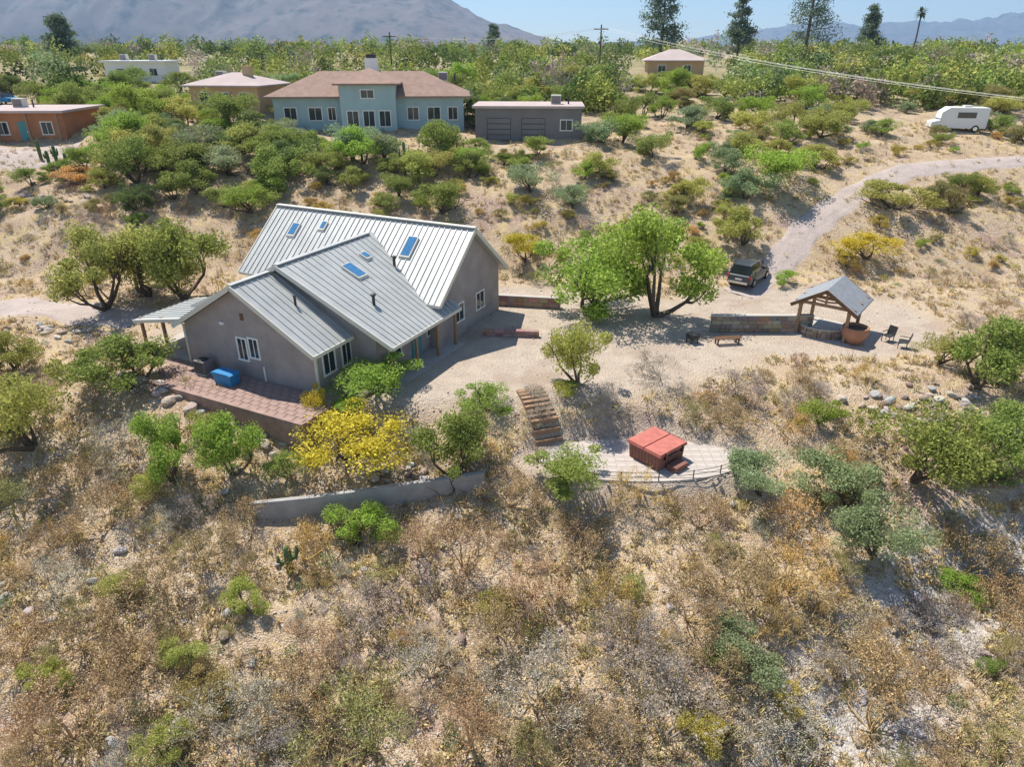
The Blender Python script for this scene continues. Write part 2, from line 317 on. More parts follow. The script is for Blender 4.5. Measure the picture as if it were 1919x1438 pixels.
# front wing roof
for s in (-1, 1):
    r, n = roof(house, (s * wB, 0, eB), (s * wB, lB + 2.5, eB), (0, lB + 2.5, zB), (0, 0, zB)); rake(r, (s * (wB + 0.02), -0.04, eB - 0.1), (0, -0.04, zB - 0.1))
    if s > 0: rake(r, (s * (wB + 0.03), 0, eB - 0.1), (s * (wB + 0.03), lB, eB - 0.1), 0.06, 0.2)
    r, n = roof(house, (vA + s * wA, uA, eA), (vA + s * wA, 10.4 if s > 0 else 12, eA), (vA, 12, zA), (vA, uA, zA)); rake(r, (vA + s * (wA + 0.02), uA - 0.04, eA - 0.1), (vA, uA - 0.04, zA - 0.1))
    if s > 0: rake(r, (vA + wA + 0.03, uA, eA - 0.1), (vA + wA + 0.03, 10.4, eA - 0.1), 0.06, 0.2)
    r, n = roof(house, (vL, uM + s * dM, eM), (vR, uM + s * dM, eM), (vR, uM, zM), (vL, uM, zM))
    for v in (vL - 0.03, vR + 0.03): rake(r, (v, uM + s * dM, eM - 0.1), (v, uM, zM - 0.1))
    rake(r, (vL, uM + s * (dM + 0.03), eM - 0.1), (vR, uM + s * (dM + 0.03), eM - 0.1), 0.06, 0.18)
MB().bar((vL - 0.05, uM, zM + 0.05), (vR + 0.05, uM, zM + 0.05), 0.36, 0.07).build('ridge_cap', M['trim'], house)
MB().bar((vA, uA, zA + 0.05), (vA, 11.6, zA + 0.05), 0.34, 0.07).build('ridge_cap', M['metalroof'], house)
MB().bar((0, 0, zB + 0.04), (0, lB + 0.2, zB + 0.04), 0.32, 0.06).build('ridge_cap', M['metalroof'], house)
def on_main(v, u): return zM - (uM - u) * (zM - eM) / dM
def on_A(v): return zA - (v - vA) * (zA - eA) / wA
for v, u, w, h in ((-5.9, 11.4, 0.7, 0.9), (-3.6, 11.9, 0.5, 0.6), (3.9, 11.3, 0.8, 1.3)):
    sl = (zM - eM) / dM; f = MB(); q = lambda a, b, c: (v + a, u + b, on_main(v, u) + b * sl + c)
    sk = f.prism([q(-w / 2, -h / 2, 0.0), q(w / 2, -h / 2, 0.0), q(w / 2, h / 2, 0.0), q(-w / 2, h / 2, 0.0)], (0, 0, 0.17)).build('skylight', M['trim'], house)
    MB().prism([q(-w / 2 + .08, -h / 2 + .08, 0.172), q(w / 2 - .08, -h / 2 + .08, 0.172), q(w / 2 - .08, h / 2 - .08, 0.172), q(-w / 2 + .08, h / 2 - .08, 0.172)], (0, 0, 0.02)).build('pane', M['skylight'], sk)
for v, u, w, h in ((2.9, 6.9, 0.9, 1.3), (2.2, 9.0, 0.6, 0.6)):
    sl = -(zA - eA) / wA; q = lambda a, b, c: (v + a, u + b, on_A(v) + a * sl + c)
    sk = MB().prism([q(-h / 2, -w / 2, 0.0), q(h / 2, -w / 2, 0.0), q(h / 2, w / 2, 0.0), q(-h / 2, w / 2, 0.0)], (0, 0, 0.18)).build('skylight', M['trim'], house)
    MB().prism([q(-h / 2 + .08, -w / 2 + .08, 0.182), q(h / 2 - .08, -w / 2 + .08, 0.182), q(h / 2 - .08, w / 2 - .08, 0.182), q(-h / 2 + .08, w / 2 - .08, 0.182)], (0, 0, 0.02)).build('pane', M['skylight'], sk)
for v, u in ((5.4, 5.3), (3.6, 10.0)): MB().lathe([(0.09, on_A(v) - 0.1), (0.09, on_A(v) + 0.55), (0.16, on_A(v) + 0.56), (0.16, on_A(v) + 0.66), (0.02, on_A(v) + 0.72)], 10, (v, u)).build('vent_pipe', M['steel'], house)
for v, u in ((2.4, 2.2),): MB().lathe([(0.07, 4.0), (0.07, 4.75), (0.1, 4.76), (0.1, 4.82)], 8, (v, u)).build('vent_pipe', M['steel'], house)
# windows and doors
window(house, (-0.35, 0.45, 1.75), 0.62, 1.25, 'x'); window(house, (0.55, 0.45, 1.95), 0.62, 1.1, 'x')
MB().box(-0.1, 0.14, 0.4, 0.47, 3.55, 3.95).build('gable_vent', M['darkwood'], house)
MB().box(1.08, 1.16, 0.36, 0.44, -0.3, 0.95).build('downspout', M['white'], house)
MB().box(-1.75, -1.45, 0.33, 0.47, 3.05, 3.2).build('wall_lamp', M['white'], house)
window(house, (4.85, 1.6, 1.55), 0.9, 1.3, 'y', out=1); window(house, (4.85, 3.1, 1.5), 0.7, 1.3, 'y', out=1)
for u in (5.2, 7.4, 9.2):
    if u == 7.4:
        d = MB().box(6.66, 6.76, u - 0.5, u + 0.5, 0.02, 2.05).build('door', M['teal'], house); MB().lathe([(0.03, 1.0), (0.04, 1.03), (0.03, 1.06)], 8, (6.79, u - 0.38)).build('handle', M['chrome'], d)
    else: window(house, (6.7, u, 1.45), 1.1, 1.2, 'y', out=1)
window(house, (vR - 0.5, 11.5, 1.6), 1.0, 1.1, 'y', out=1); window(house, (vR - 0.5, 14.3, 1.6), 1.0, 1.1, 'y', out=1)
for u in (3.35, 5.6, 7.9, 10.0): MB().box(vA + wA - 0.32, vA + wA - 0.16, u - 0.08, u + 0.08, -0.3, eA - 0.05).build('porch_post', M['timber'], house)
MB().box(vA + wA - 0.34, vA + wA - 0.14, 3.1, 10.2, eA - 0.26, eA - 0.1).build('porch_beam', M['timber'], house)
MB().box(6.75, vA + wA + 0.2, 3.2, 10.4, -0.4, 0.02).build('porch_floor', M['concrete'], house)
MB().box(4.85, 4.97, 0.45, 0.57, -0.6, 2.5).build('corner_board', M['trim'], house)
MB().box(-4.97, -4.85, 0.36, 0.46, -0.6, 2.5).build('corner_board', M['trim'], house)
# porch on the sunny side
pr, n = roof(house, (-9.6, 0.5, 1.95), (-9.6, 5.2, 1.95), (-5.0, 5.2, 2.8), (-5.0, 0.5, 2.8)); rake(pr, (-9.6, 0.46, 1.85), (-5.0, 0.46, 2.7), 0.06, 0.2)
for v, u in ((-9.3, 0.8), (-7.3, 0.8), (-9.3, 4.8)): MB().box(v - 0.08, v + 0.08, u - 0.08, u + 0.08, -0.5, 2.05 + (v + 9.3) * 0.18).build('porch_post', M['timber'], house)
MB().box(-9.5, -4.9, 0.5, 5.0, -0.5, 0.03).build('porch_floor', M['concrete'], house)

def hpos(v, u, z=0.0): c, s = math.cos(PHI), math.sin(PHI); return (HO[0] + v * c + u * s, HO[1] - v * s + u * c, z)

# terrace in front of the gable : pavers on a slab
terr = struct(link('terrace', None)); terr.location = (HO[0], HO[1], 0); terr.rotation_euler = (0, 0, -PHI)
MB().box(-6.8, 6.4, -2.5, 0.40, -1.6, 0.012).build('terrace_base', M['brick'], terr)
pv = [MB().box(-0.29, 0.29, -0.19, 0.19, 0, 0.035).mesh('paver', M['brick']) for _ in range(1)]
for j in range(7):
    for i in range(21):
        v = -6.45 + i * 0.62 + (0.31 if j % 2 else 0)
        if v > 6.1: continue
        o = link('paver', pv[0], terr); o.location = (v, -2.27 + j * 0.405, 0.012 + random.uniform(-0.004, 0.008)); o.rotation_euler = (random.uniform(-.01, .01), random.uniform(-.01, .01), random.uniform(-.015, .015))
MB().box(-6.9, 6.5, -2.72, -2.5, -2.4, 0.1).build('retaining_kerb', M['brick'], terr)

# blue covered bin and air conditioner at the gable foot
b = thing('storage_bin', 'blue plastic storage bin on the red terrace against the gable', 'bin', hpos(-0.7, -0.75, 0.05), -PHI)
MB().prism([(-0.62, -0.3, 0), (0.62, -0.3, 0), (0.7, -0.36, 0.6), (-0.7, -0.36, 0.6)], (0, 0.66, 0)).build('body', M['blue'], b)
MB().prism([(-0.74, -0.4, 0.6), (0.74, -0.4, 0.6), (0.74, -0.4, 0.68), (0.5, -0.4, 0.74), (-0.5, -0.4, 0.74), (-0.74, -0.4, 0.68)], (0, 0.76, 0)).build('lid', M['blue'], b)
a = thing('air_conditioner', 'dark grey air conditioner on a pad beside the gable wall', 'air conditioner', hpos(-2.9, -0.35, 0.05), -PHI)
MB().box(-0.45, 0.45, -0.4, 0.4, 0, 0.08).build('pad', M['concrete'], a); cs = MB().box(-0.4, 0.4, -0.36, 0.36, 0.08, 0.85).build('case', M['greywall'], a)
for k in range(9): MB().box(-0.36, 0.36, -0.375, -0.36, 0.14 + k * 0.075, 0.175 + k * 0.075).build('louvre', M['steel'], cs)
MB().lathe([(0.3, 0.852), (0.3, 0.9), (0.26, 0.92), (0.02, 0.92)], 16).build('fan_grille', M['steel'], a)

# ------------------------------------------------------------------ walls, steps, patio
STONE = [(0.26, 0.2, 0.15), (0.33, 0.27, 0.2), (0.22, 0.19, 0.165), (0.38, 0.31, 0.24), (0.29, 0.2, 0.14)]
stone_mesh = []
for k in range(5):
    rg = random.Random(k); v = [[sx * (0.5 - rg.uniform(.02, .07)), sy * 0.5 * rg.uniform(.8, 1.1), sz * (0.5 - rg.uniform(.02, .08))] for sx in (-1, 1) for sy in (-1, 1) for sz in (-1, 1)]
    m = MB(); m.add(v, [(0, 1, 3, 2), (4, 6, 7, 5), (0, 4, 5, 1), (2, 3, 7, 6), (0, 2, 6, 4), (1, 5, 7, 3)]); stone_mesh.append(m.mesh('stone', M['stone']))
def stone_run(parent, pts, h, course=0.3, length=0.55, depth=0.34, tones=STONE, cap=True):
    pts = [np.array(p, float) for p in pts]
    for (a, b) in zip(pts[:-1], pts[1:]):
        L_ = np.linalg.norm(b - a); ang = math.atan2(b[1] - a[1], b[0] - a[0]); nc = max(1, round(h / course)); ch = h / nc
        d = (b - a) / L_; nrm = np.array([-d[1], d[0]]); c = (a + b) / 2
        k = MB(); k.box(-L_ / 2, L_ / 2, -depth * .36, depth * .36, -0.5, h - 0.02); o = k.build('core', M['mortar'], parent); o.location = (c[0], c[1], 0); o.rotation_euler = (0, 0, ang)
        for j in range(nc):
            x = -random.uniform(0, 0.25)
            while x < L_:
                l = length * random.uniform(0.65, 1.45); x0, x1 = max(x, 0), min(x + l, L_); x += l
                if x1 - x0 < 0.12: continue
                p = a + d * (x0 + x1) / 2; o = link('stone', random.choice(stone_mesh), parent)
                o.location = (p[0], p[1], ch * (j + 0.5)); o.rotation_euler = (0, 0, ang); o.scale = (x1 - x0, depth * random.uniform(.92, 1.1), ch); o.color = (*[q * random.uniform(.85, 1.15) for q in random.choice(tones)], 1)
        if cap: k = MB(); k.box(-L_ / 2 - .02, L_ / 2 + .02, -depth * .56, depth * .56, h + 0.003, h + 0.07); o = k.build('cap', M['concrete'], parent); o.location = (c[0], c[1], 0); o.rotation_euler = (0, 0, ang)
p0 = atz(1330, 622, 0); p1 = atz(1518, 622, 0)
w = thing('garden_wall', 'long brown stone garden wall joining the pavilion', 'wall'); stone_run(w, [p0[:2], p1[:2]], 1.15)
p0 = atz(908, 570, 0.); p1 = atz(1050, 578, 0.)
w = thing('garden_wall', 'short reddish stone wall beside the house wall', 'wall'); stone_run(w, [p0[:2], p1[:2]], 0.75, tones=[(0.36, 0.22, 0.17), (0.3, 0.18, 0.14), (0.4, 0.27, 0.21)])
p0 = atz(905, 628, 0); p1 = atz(1010, 632, 0)
w = thing('garden_wall', 'low reddish stone bed edging below the short wall', 'wall'); stone_run(w, [p0[:2], p1[:2]], 0.45, tones=[(0.36, 0.22, 0.17), (0.3, 0.18, 0.14), (0.4, 0.27, 0.21)], cap=False)
# concrete retaining wall across the slope
P = np.array([(472, 975), (590, 968), (720, 950), (830, 934), (908, 918)], float); G = np.array([gnd(*p) for p in P]); G[:, 2] = np.linspace(G[0, 2], G[-1, 2], 5)
w = MB(); n = len(G)
vs = [(g[0], g[1] + dy, g[2] + dz) for g in G for dy, dz in ((0, -0.8), (0.05, 0.85), (0.3, 0.85), (0.3, -0.8))]
fs = [(i * 4 + k, (i + 1) * 4 + k, (i + 1) * 4 + (k + 1) % 4, i * 4 + (k + 1) % 4) for i in range(n - 1) for k in range(4)] + [(3, 2, 1, 0), tuple((n - 1) * 4 + k for k in range(4))]
tag(w.add(vs, fs).build('retaining_wall', M['wallgrey']), 'long plain grey concrete retaining wall across the dry slope', 'wall')
# patio
patio = struct(link('patio', None)); px, py = 6.5, 29.65
prof = [(5.2 * math.cos(t), 2.05 * math.sin(t)) for t in np.linspace(0, 2 * math.pi, 48, endpoint=False)]
MB().prism([(px + a, py + b_, -2.3) for a, b_ in prof], (0, 0, 0.56)).build('patio_slab', M['paving'], patio)
pm = MB().box(-0.243, 0.243, -0.243, 0.243, 0, 0.025).mesh('paver', M['paving']); cnt = 0
for i in range(-11, 12):
    for j in range(-5, 6):
        if (i * 0.5 / 4.95) ** 2 + (j * 0.5 / 1.85) ** 2 < 1:
            o = link('paver', pm, patio); o.location = (px + i * 0.5, py + j * 0.5, -1.74 + random.uniform(0, 0.008)); o.rotation_euler = (0, 0, random.uniform(-.015, .015)); cnt += 1
rail = thing('patio_railing', 'low curved metal railing with short posts at the patio edge', 'railing')
arc = [(px + 5.1 * math.cos(t), py + 2.0 * math.sin(t)) for t in np.linspace(R(195), R(338), 22)]
for z in (-1.3, -1.52): MB().tube([(a, b_, z) for a, b_ in arc], [0.014] * len(arc), 6).build('rail', M['steel'], rail)
for k in range(0, 22, 3): MB().box(arc[k][0] - .022, arc[k][0] + .022, arc[k][1] - .022, arc[k][1] + .022, -1.76, -1.25).build('post', M['steel'], rail)
# spa
sp = thing('hot_tub', 'square hot tub with red cover on the round patio', 'hot tub', (SPA[0] + 0.05, SPA[1] + 0.15, -1.70), R(40), None, .94)
body = MB(); q0 = [(-1.0, -1.0), (1.0, -1.0), (1.0, 1.0), (-1.0, 1.0)]
body.add([(a, b_, 0.0) for a, b_ in q0] + [(a * 1.05, b_ * 1.05, 0.88) for a, b_ in q0], [(3, 2, 1, 0), (4, 5, 6, 7)] + [(i, (i + 1) % 4, 4 + (i + 1) % 4, 4 + i) for i in range(4)]); sb = body.build('cabinet', M['spawood'], sp)
for s in (-1, 1):
    for k in range(9):
        t = -0.9 + k * 0.225; MB().bar((t, s * 1.008, 0.06), (t, s * 1.052, 0.84), 0.17, 0.03).build('slat', M['spawood'], sb); MB().bar((s * 1.008, t, 0.06), (s * 1.052, t, 0.84), 0.03, 0.17).build('slat', M['spawood'], sb)
for s in (-1, 1):
    y0, y1 = (0.01, 1.14) if s > 0 else (-1.14, -0.01)
    cv = MB(); cv.add([(-1.14, y0, 0.885), (1.14, y0, 0.885), (1.14, y1, 0.885), (-1.14, y1, 0.885), (-1.1, y0 + .03, 1.05), (1.1, y0 + .03, 1.05), (1.1, y1 - .03, 1.05), (-1.1, y1 - .03, 1.05)], [(3, 2, 1, 0), (4, 5, 6, 7), (0, 1, 5, 4), (1, 2, 6, 5), (2, 3, 7, 6), (3, 0, 4, 7)]); cv.build('cover', M['spacover'], sp)
MB().box(-0.35, 0.35, -1.13, -1.07, 0.7, 0.78).build('handle', M['steel'], sp)
for a_, b_ in ((-.7, -1), (.7, -1), (-.7, 1), (.7, 1)): MB().box(a_ - .04, a_ + .04, b_ * 1.1 - .06, b_ * 1.1 + .06, .62, 1.0).build('strap', M['black'], sp)
MB().box(1.1, 1.2, -.9, .9, .3, 1.02).build('cover_lifter', M['steel'], sp); MB().box(-.5, .5, -1.75, -1.15, 0, .3).build('entry_step', M['spawood'], sp)
# stairs
st = thing('garden_steps', 'flight of brown timber steps down to the hot tub patio', 'stairs'); top = np.array([0.95, 34.0]); bot = np.array([1.95, 31.1]); n = 10
dd = (bot - top); ang = math.atan2(dd[0], -dd[1])
for k in range(n):
    c = top + dd * (k + 0.5) / n; z = gz1(c[0], c[1]) + 0.10
    o = MB().box(-0.75, 0.75, -0.17, 0.17, -0.16, 0.05).build('step', M['timber'], st); o.location = (c[0], c[1], z); o.rotation_euler = (0, 0, ang)
    o = MB().box(-0.72, 0.72, -0.10, 0.16, -0.9, -0.165).build('riser', M['brick'], st); o.location = (c[0], c[1], z); o.rotation_euler = (0, 0, ang)

# ------------------------------------------------------------------ pavilion
pc = atz(1562, 632, 0.0); pv_ = thing('pavilion', 'open timber garden pavilion with grey shingled gable roof', 'pavilion', (pc[0], pc[1] + 1.2, 0), R(-38))
W, D, He, Hr = 1.85, 2.0, 2.0, 3.15
for sx in (-1, 1):
    for sy in (-1, 1): MB().box(sx * 1.5 - .1, sx * 1.5 + .1, sy * 1.65 - .1, sy * 1.65 + .1, 0, He).build('post', M['timber'], pv_)
    MB().box(sx * 1.5 - .09, sx * 1.5 + .09, -1.9, 1.9, He - 0.02, He + 0.2).build('beam', M['timber'], pv_)
    sl = (Hr - He) / W; rf = MB().prism([(0, -D, Hr + .1), (sx * (W + .2), -D, He + .1 - .2 * sl), (sx * (W + .2), -D, He + .22 - .2 * sl), (0, -D, Hr + .22)], (0, 2 * D, 0)).build('roof', M['shingle'], pv_)
    for y in (-D - 0.03, D + .03): MB().bar((0, y, Hr + .1), (sx * (W + .2), y, He + .1 - .2 * sl), 0.06, 0.22).build('fascia_board', M['darkwood'], rf)
for y in (-1.65, 0, 1.65):
    tr = MB(); tr.bar((-W, y, He + .22), (W, y, He + .22), .12, .18); tr.build('tie_beam', M['timber'], pv_)
    MB().bar((0, y, He + .3), (0, y, Hr + .02), .12, .12).build('king_post', M['timber'], pv_)
    for sx in (-1, 1):
        MB().bar((sx * W, y, He + .16), (0, y, Hr + .02), .1, .14).build('rafter', M['timber'], pv_); MB().bar((0, y, He + .45), (sx * W * .5, y, He + (Hr - He) * .5), .09, .09).build('brace', M['timber'], pv_)
MB().box(-2.0, 2.0, -2.2, 2.2, -0.3, 0.03).build('floor', M['concrete'], pv_)
sw = thing('seat_wall', 'curved stone seat wall with pale cap under the pavilion', 'wall'); a0 = (pc[0] - 0.15, pc[1] + 0.55)
stone_run(sw, [(a0[0] + 1.75 * math.cos(t), a0[1] + 1.0 * math.sin(t)) for t in np.linspace(R(175), R(345), 7)], 0.62, course=0.21, length=0.36, depth=0.3)
g = atz(1604, 648, 0); po = thing('garden_urn', 'large terracotta urn in front of the pavilion', 'urn', (g[0], g[1] + .5, 0))
MB().lathe([(0.42, 0), (0.5, 0.05), (0.78, 0.55), (0.84, 0.85), (0.74, 1.02), (0.8, 1.06), (0.8, 1.12), (0.68, 1.12), (0.66, 0.98), (0.02, 0.95)], 24).build('body', M['terracotta'], po, True); MB().lathe([(0.64, 0.9), (0.64, 0.985), (0.02, 1.0)], 16).build('soil', M['bark'], po)
def chair(label, px_, py_, rz, m):
    g = atz(px_, py_, 0); c = thing('garden_chair', label, 'chair', (g[0], g[1], 0), rz)
    MB().box(-.28, .28, -.27, .27, .4, .44).build('seat', m, c); MB().prism([(-.28, .25, .44), (.28, .25, .44), (.28, .38, 1.0), (-.28, .38, 1.0)], (0, .04, 0)).build('backrest', m, c)
    for x in (-.25, .25):
        for y in (-.24, .24): MB().box(x - .02, x + .02, y - .02, y + .02, 0, .4).build('leg', m, c)
        MB().bar((x * 1.1, -.25, .66), (x * 1.1, .3, .66), .05, .035).build('armrest', m, c)
chair('dark metal garden chair beside the terracotta urn', 1662, 640, R(-60), M['steel']); chair('dark metal garden chair standing clear of the pavilion', 1690, 652, R(-120), M['steel'])
g = atz(1362, 645, 0); bn = thing('garden_bench', 'low dark slatted bench in front of the stone wall', 'bench', (g[0], g[1], 0), R(8))
for k in range(4): MB().box(-.85, .85, -.24 + k * .13, -.14 + k * .13, .42, .46).build('slat', M['darkwood'], bn)
for x in (-.7, .7):
    for y in (-.18, .2): MB().box(x - .04, x + .04, y - .04, y + .04, 0, .42).build('leg', M['darkwood'], bn)
g = atz(1297, 642, 0); br = thing('fire_box', 'small dark square fire box on legs in the yard', 'fire pit', (g[0], g[1], 0), R(20))
MB().prism([(-.28, -.28, .3), (.28, -.28, .3), (.34, -.34, .62), (-.34, -.34, .62)], (0, .62, 0)).build('bowl', M['steel'], br)
for x in (-.24, .24):
    for y in (-.22, .28): MB().box(x - .025, x + .025, y - .025, y + .025, 0, .3).build('leg', M['steel'], br)

# ------------------------------------------------------------------ vehicles
def wheel(parent, x, y, r=0.36):
    t = MB().tube([(x - .12, y, r), (x - .1, y, r), (x + .1, y, r), (x + .12, y, r)], [r * .86, r, r, r * .86], 18).build('wheel', M['black'], parent)
    MB().tube([(x - .125, y, r), (x + .125, y, r)], [r * .6, r * .6], 12).build('rim', M['chrome'], t)
def section_body(parent, rings, name, m):
    """rings: (y, halfwidth bottom, halfwidth top, z0, z1)"""
    mb = MB(); vs = []; 
    for y, a, b_, z0, z1 in rings: vs += [(-a, y, z0), (a, y, z0), (a * 1.0, y, z0 + (z1 - z0) * .55), (b_, y, z1), (-b_, y, z1), (-a * 1.0, y, z0 + (z1 - z0) * .55)]
    n = len(rings); fs = [(i * 6 + k, i * 6 + (k + 1) % 6, (i + 1) * 6 + (k + 1) % 6, (i + 1) * 6 + k) for i in range(n - 1) for k in range(6)] + [tuple(range(6))[::-1], tuple((n - 1) * 6 + k for k in range(6))]
    o = mb.add(vs, fs).build(name, m, parent); bv = o.modifiers.new('bevel', 'BEVEL'); bv.width = 0.05; bv.segments = 2; bv.limit_method = 'ANGLE'; return o
g = atz(1400, 534, 0.28); su = thing('parked_car', 'dark blue sport utility car parked on the dirt yard', 'car', (g[0] + .35, g[1] + .9, gz1(g[0] + .35, g[1] + .9)), R(-38))
section_body(su, [(-2.3, .8, .74, .5, .95), (-2.2, .93, .86, .36, 1.06), (-1.0, .96, .9, .32, 1.08), (.8, .96, .88, .32, 1.08), (1.9, .93, .8, .36, 1.02), (2.3, .8, .66, .48, .86)], 'body', M['carpaint'])
cb = section_body(su, [(-2.18, .86, .8, 1.04, 1.1), (-1.95, .86, .68, 1.04, 1.72), (-.2, .87, .7, 1.06, 1.78), (.55, .86, .66, 1.06, 1.68), (1.25, .84, .74, 1.02, 1.1)], 'cabin', M['carglass'])
rf = MB(); rf.add([(-.66, -1.92, 1.71), (.66, -1.92, 1.71), (.69, -.2, 1.775), (.64, .5, 1.69), (-.64, .5, 1.69), (-.69, -.2, 1.775)], [(0, 1, 2, 5), (5, 2, 3, 4)])
o = MB().prism([(-.69, -1.95, 1.73), (.69, -1.95, 1.73), (.71, -.2, 1.785), (-.71, -.2, 1.785)], (0, 0, .05)).build('roof_panel', M['carpaint'], su)
for s in (-1, 1):
    for y in (-1.4, 1.4): wheel(su, s * .88, y)
    MB().box(s * .86 - .1, s * .86 + .1, -2.27, -2.12, .8, 1.02).build('tail_light', M['red'], su); MB().box(s * .62 - .17, s * .62 + .17, 2.18, 2.31, .68, .82).build('headlight', M['white'], su)
    for y in (-1.15, -.05, .72): MB().bar((s * .885, y, 1.06), (s * .72, y * .9 - .05, 1.72), .05, .06).build('pillar', M['carpaint'], su)
    MB().bar((s * .64, -1.85, 1.84), (s * .62, .3, 1.83), .04, .05).build('roof_rail', M['chrome'], su); MB().box(s * 1.0 - .1, s * 1.0 + .1, .72, .86, 1.04, 1.18).build('mirror', M['carpaint'], su)
MB().box(-.75, .75, -2.4, -2.24, .4, .58).build('bumper', M['chrome'], su); MB().box(-.26, .26, -2.33, -2.28, .68, .8).build('number_plate', M['white'], su)
g = gnd(1796, 248); vn = thing('camper_van', 'white camper van parked among desert scrub on the hill', 'van', (g[0], g[1] + 1, g[2]), R(78))
section_body(vn, [(-2.9, .98, .95, .45, 2.5), (-2.8, 1.0, .96, .4, 2.6), (1.2, 1.0, .96, .4, 2.6), (1.9, .98, .88, .4, 2.1), (2.0, .98, .95, .4, 1.25), (2.8, .9, .85, .45, 1.05)], 'body', M['white'])
for s in (-1, 1):
    for y in (-1.8, 1.9): wheel(vn, s * .92, y, .38)
    MB().box(s * 1.0 - .015, s * 1.0 + .015, -1.6, .3, 1.5, 2.1).build('window', M['carglass'], vn)
MB().prism([(-.8, 1.26, 2.12), (.8, 1.26, 2.12), (.88, 1.98, 1.32), (-.88, 1.98, 1.32)], (0, .06, .03)).build('windscreen', M['carglass'], vn)
g = gnd(8, 196); cr = thing('parked_car', 'bright blue car parked behind the adobe house roof', 'car', (g[0], g[1], g[2]), R(70))
section_body(cr, [(-2.1, .75, .7, .45, .85), (-1.9, .86, .8, .35, .95), (1.7, .86, .78, .35, .95), (2.1, .75, .66, .45, .75)], 'body', M['blue']); section_body(cr, [(-1.5, .78, .7, .92, 1.0), (-1.0, .76, .58, .92, 1.42), (.3, .76, .58, .92, 1.42), (1.0, .78, .7, .92, .98)], 'cabin', M['carglass'])
for s in (-1, 1):
    for y in (-1.3, 1.3): wheel(cr, s * .8, y, .32)

# ------------------------------------------------------------------ buildings up the hill
def hip(parent, x0, x1, y0, y1, z, rise, ov=0.5, m='tile'):
    x0 -= ov; x1 += ov; y0 -= ov; y1 += ov; h = (y1 - y0) / 2; ym = (y0 + y1) / 2
    if x1 - x0 > 2 * h: r0, r1 = (x0 + h, ym), (x1 - h, ym)
    else: r0 = r1 = ((x0 + x1) / 2, ym)
    mb = MB(); vs = [(x0, y0, z), (x1, y0, z), (x1, y1, z), (x0, y1, z), (*r0, z + rise), (r1[0] + .01, r1[1], z + rise)]
    mb.add(vs + [(x0, y0, z - .18), (x1, y0, z - .18), (x1, y1, z - .18), (x0, y1, z - .18)], [(0, 1, 5, 4), (1, 2, 5), (2, 3, 4, 5), (3, 0, 4), (0, 6, 7, 1), (1, 7, 8, 2), (2, 8, 9, 3), (3, 9, 6, 0), (9, 8, 7, 6)])
    return mb.build('roof', M[m], parent)
def bwall(parent, x0, x1, y0, y1, z0, z1, m): return MB().box(x0, x1, y0, y1, z0, z1).build('wall', M[m], parent)
def place(px_, py_, d=None):
    x, y, z = gnd(px_, py_); return x, y, z
x, y, z = place(690, 243); h1 = thing('hill_house', 'pale blue hillside house with brown hip roof and central tower bay', 'house', (x, y + 4, z), R(4)); K = px_m(y + 4, z)
w = 335 * K / 2
bwall(h1, -w, w, -3.5, 6, -2, 3.6, 'palebluewall'); hip(h1, -w, w, -3.5, 6, 3.6, 2.5, 0.8)
bwall(h1, -3.0, 3.2, -5.2, 2, -2, 5.0, 'palebluewall'); r_ = hip(h1, -3.0, 3.2, -5.2, 2, 5.0, 1.5, 0.6)
MB().box(-.6, .9, .5, 1.5, 5.2, 7.5).build('chimney', M['white'], r_); MB().box(-.4, .7, .6, 1.4, 7.505, 7.9).build('chimney_cap', M['steel'], r_)
for xx, ww in ((-9, 1.3), (-6.2, 1.4), (-4.3, .8), (5.0, 1.2), (7.4, 1.4), (9.6, 1.0)):
    if abs(xx) < w - 1: window(h1, (xx, -3.5, 1.7), ww, 1.3, 'x')
for xx in (-1.7, 0.1, 1.9): window(h1, (xx, -5.2, 1.3), 1.2, 1.6, 'x')
window(h1, (0.1, -5.2, 3.9), 1.4, .8, 'x')
x, y, z = place(425, 208); h2 = thing('hill_house', 'tan hillside house with pale roof among mesquite trees', 'house', (x, y + 4, z), R(-8)); K = px_m(y + 4, z); w = 130 * K / 2
bwall(h2, -w, w, -3, 5, -2, 3.0, 'tanwall'); hip(h2, -w, w, -3, 5, 3.0, 1.4, .7, 'flatroof'); MB().box(w * .3, w * .3 + 1, 0, 1, 3.2, 5.2).build('chimney', M['tanwall'], h2)
for xx in (-.6, 0, .6): window(h2, (xx * w, -3, 1.5), 1.2, 1.2, 'x')
x, y, z = place(255, 152); h3 = thing('hill_house', 'small white hillside house with flat bright roof', 'house', (x, y + 3, z), R(5)); K = px_m(y + 3, z); w = 105 * K / 2
bwall(h3, -w, w, -3, 4, -2, 2.9, 'white'); MB().box(-w - .5, w + .5, -3.5, 4.5, 2.903, 3.2).build('roof', M['white'], h3)
for xx in (-.5, .1, .6): window(h3, (xx * w, -3, 1.4), 1.2, 1.1, 'x')
x, y, z = place(50, 268); h4 = thing('adobe_house', 'red adobe house with flat roof beside the bare dirt lot', 'house', (x - 1.5, y + 4, z), R(3)); w = 5.2
bwall(h4, -w, w, -3, 5, -1.5, 3.0, 'adobe'); MB().box(-w - .6, w + .6, -3.9, 5.6, 3.003, 3.25).build('roof', M['flatroof'], h4)
d = MB().box(.3, 1.3, -3.06, -2.98, 0, 2.1).build('door', M['teal'], h4); MB().box(1.12, 1.2, -3.1, -3.06, .95, 1.1).build('handle', M['chrome'], d)
for xx in (-3.6, -1.4, 3.3): window(h4, (xx, -3, 1.4), 1.1, 1.2, 'x')
for xx in (-4.9, -1.6, 1.7, 4.9): MB().box(xx - .11, xx + .11, -3.8, -3.58, -1.5, 3.0).build('porch_post', M['timber'], h4)
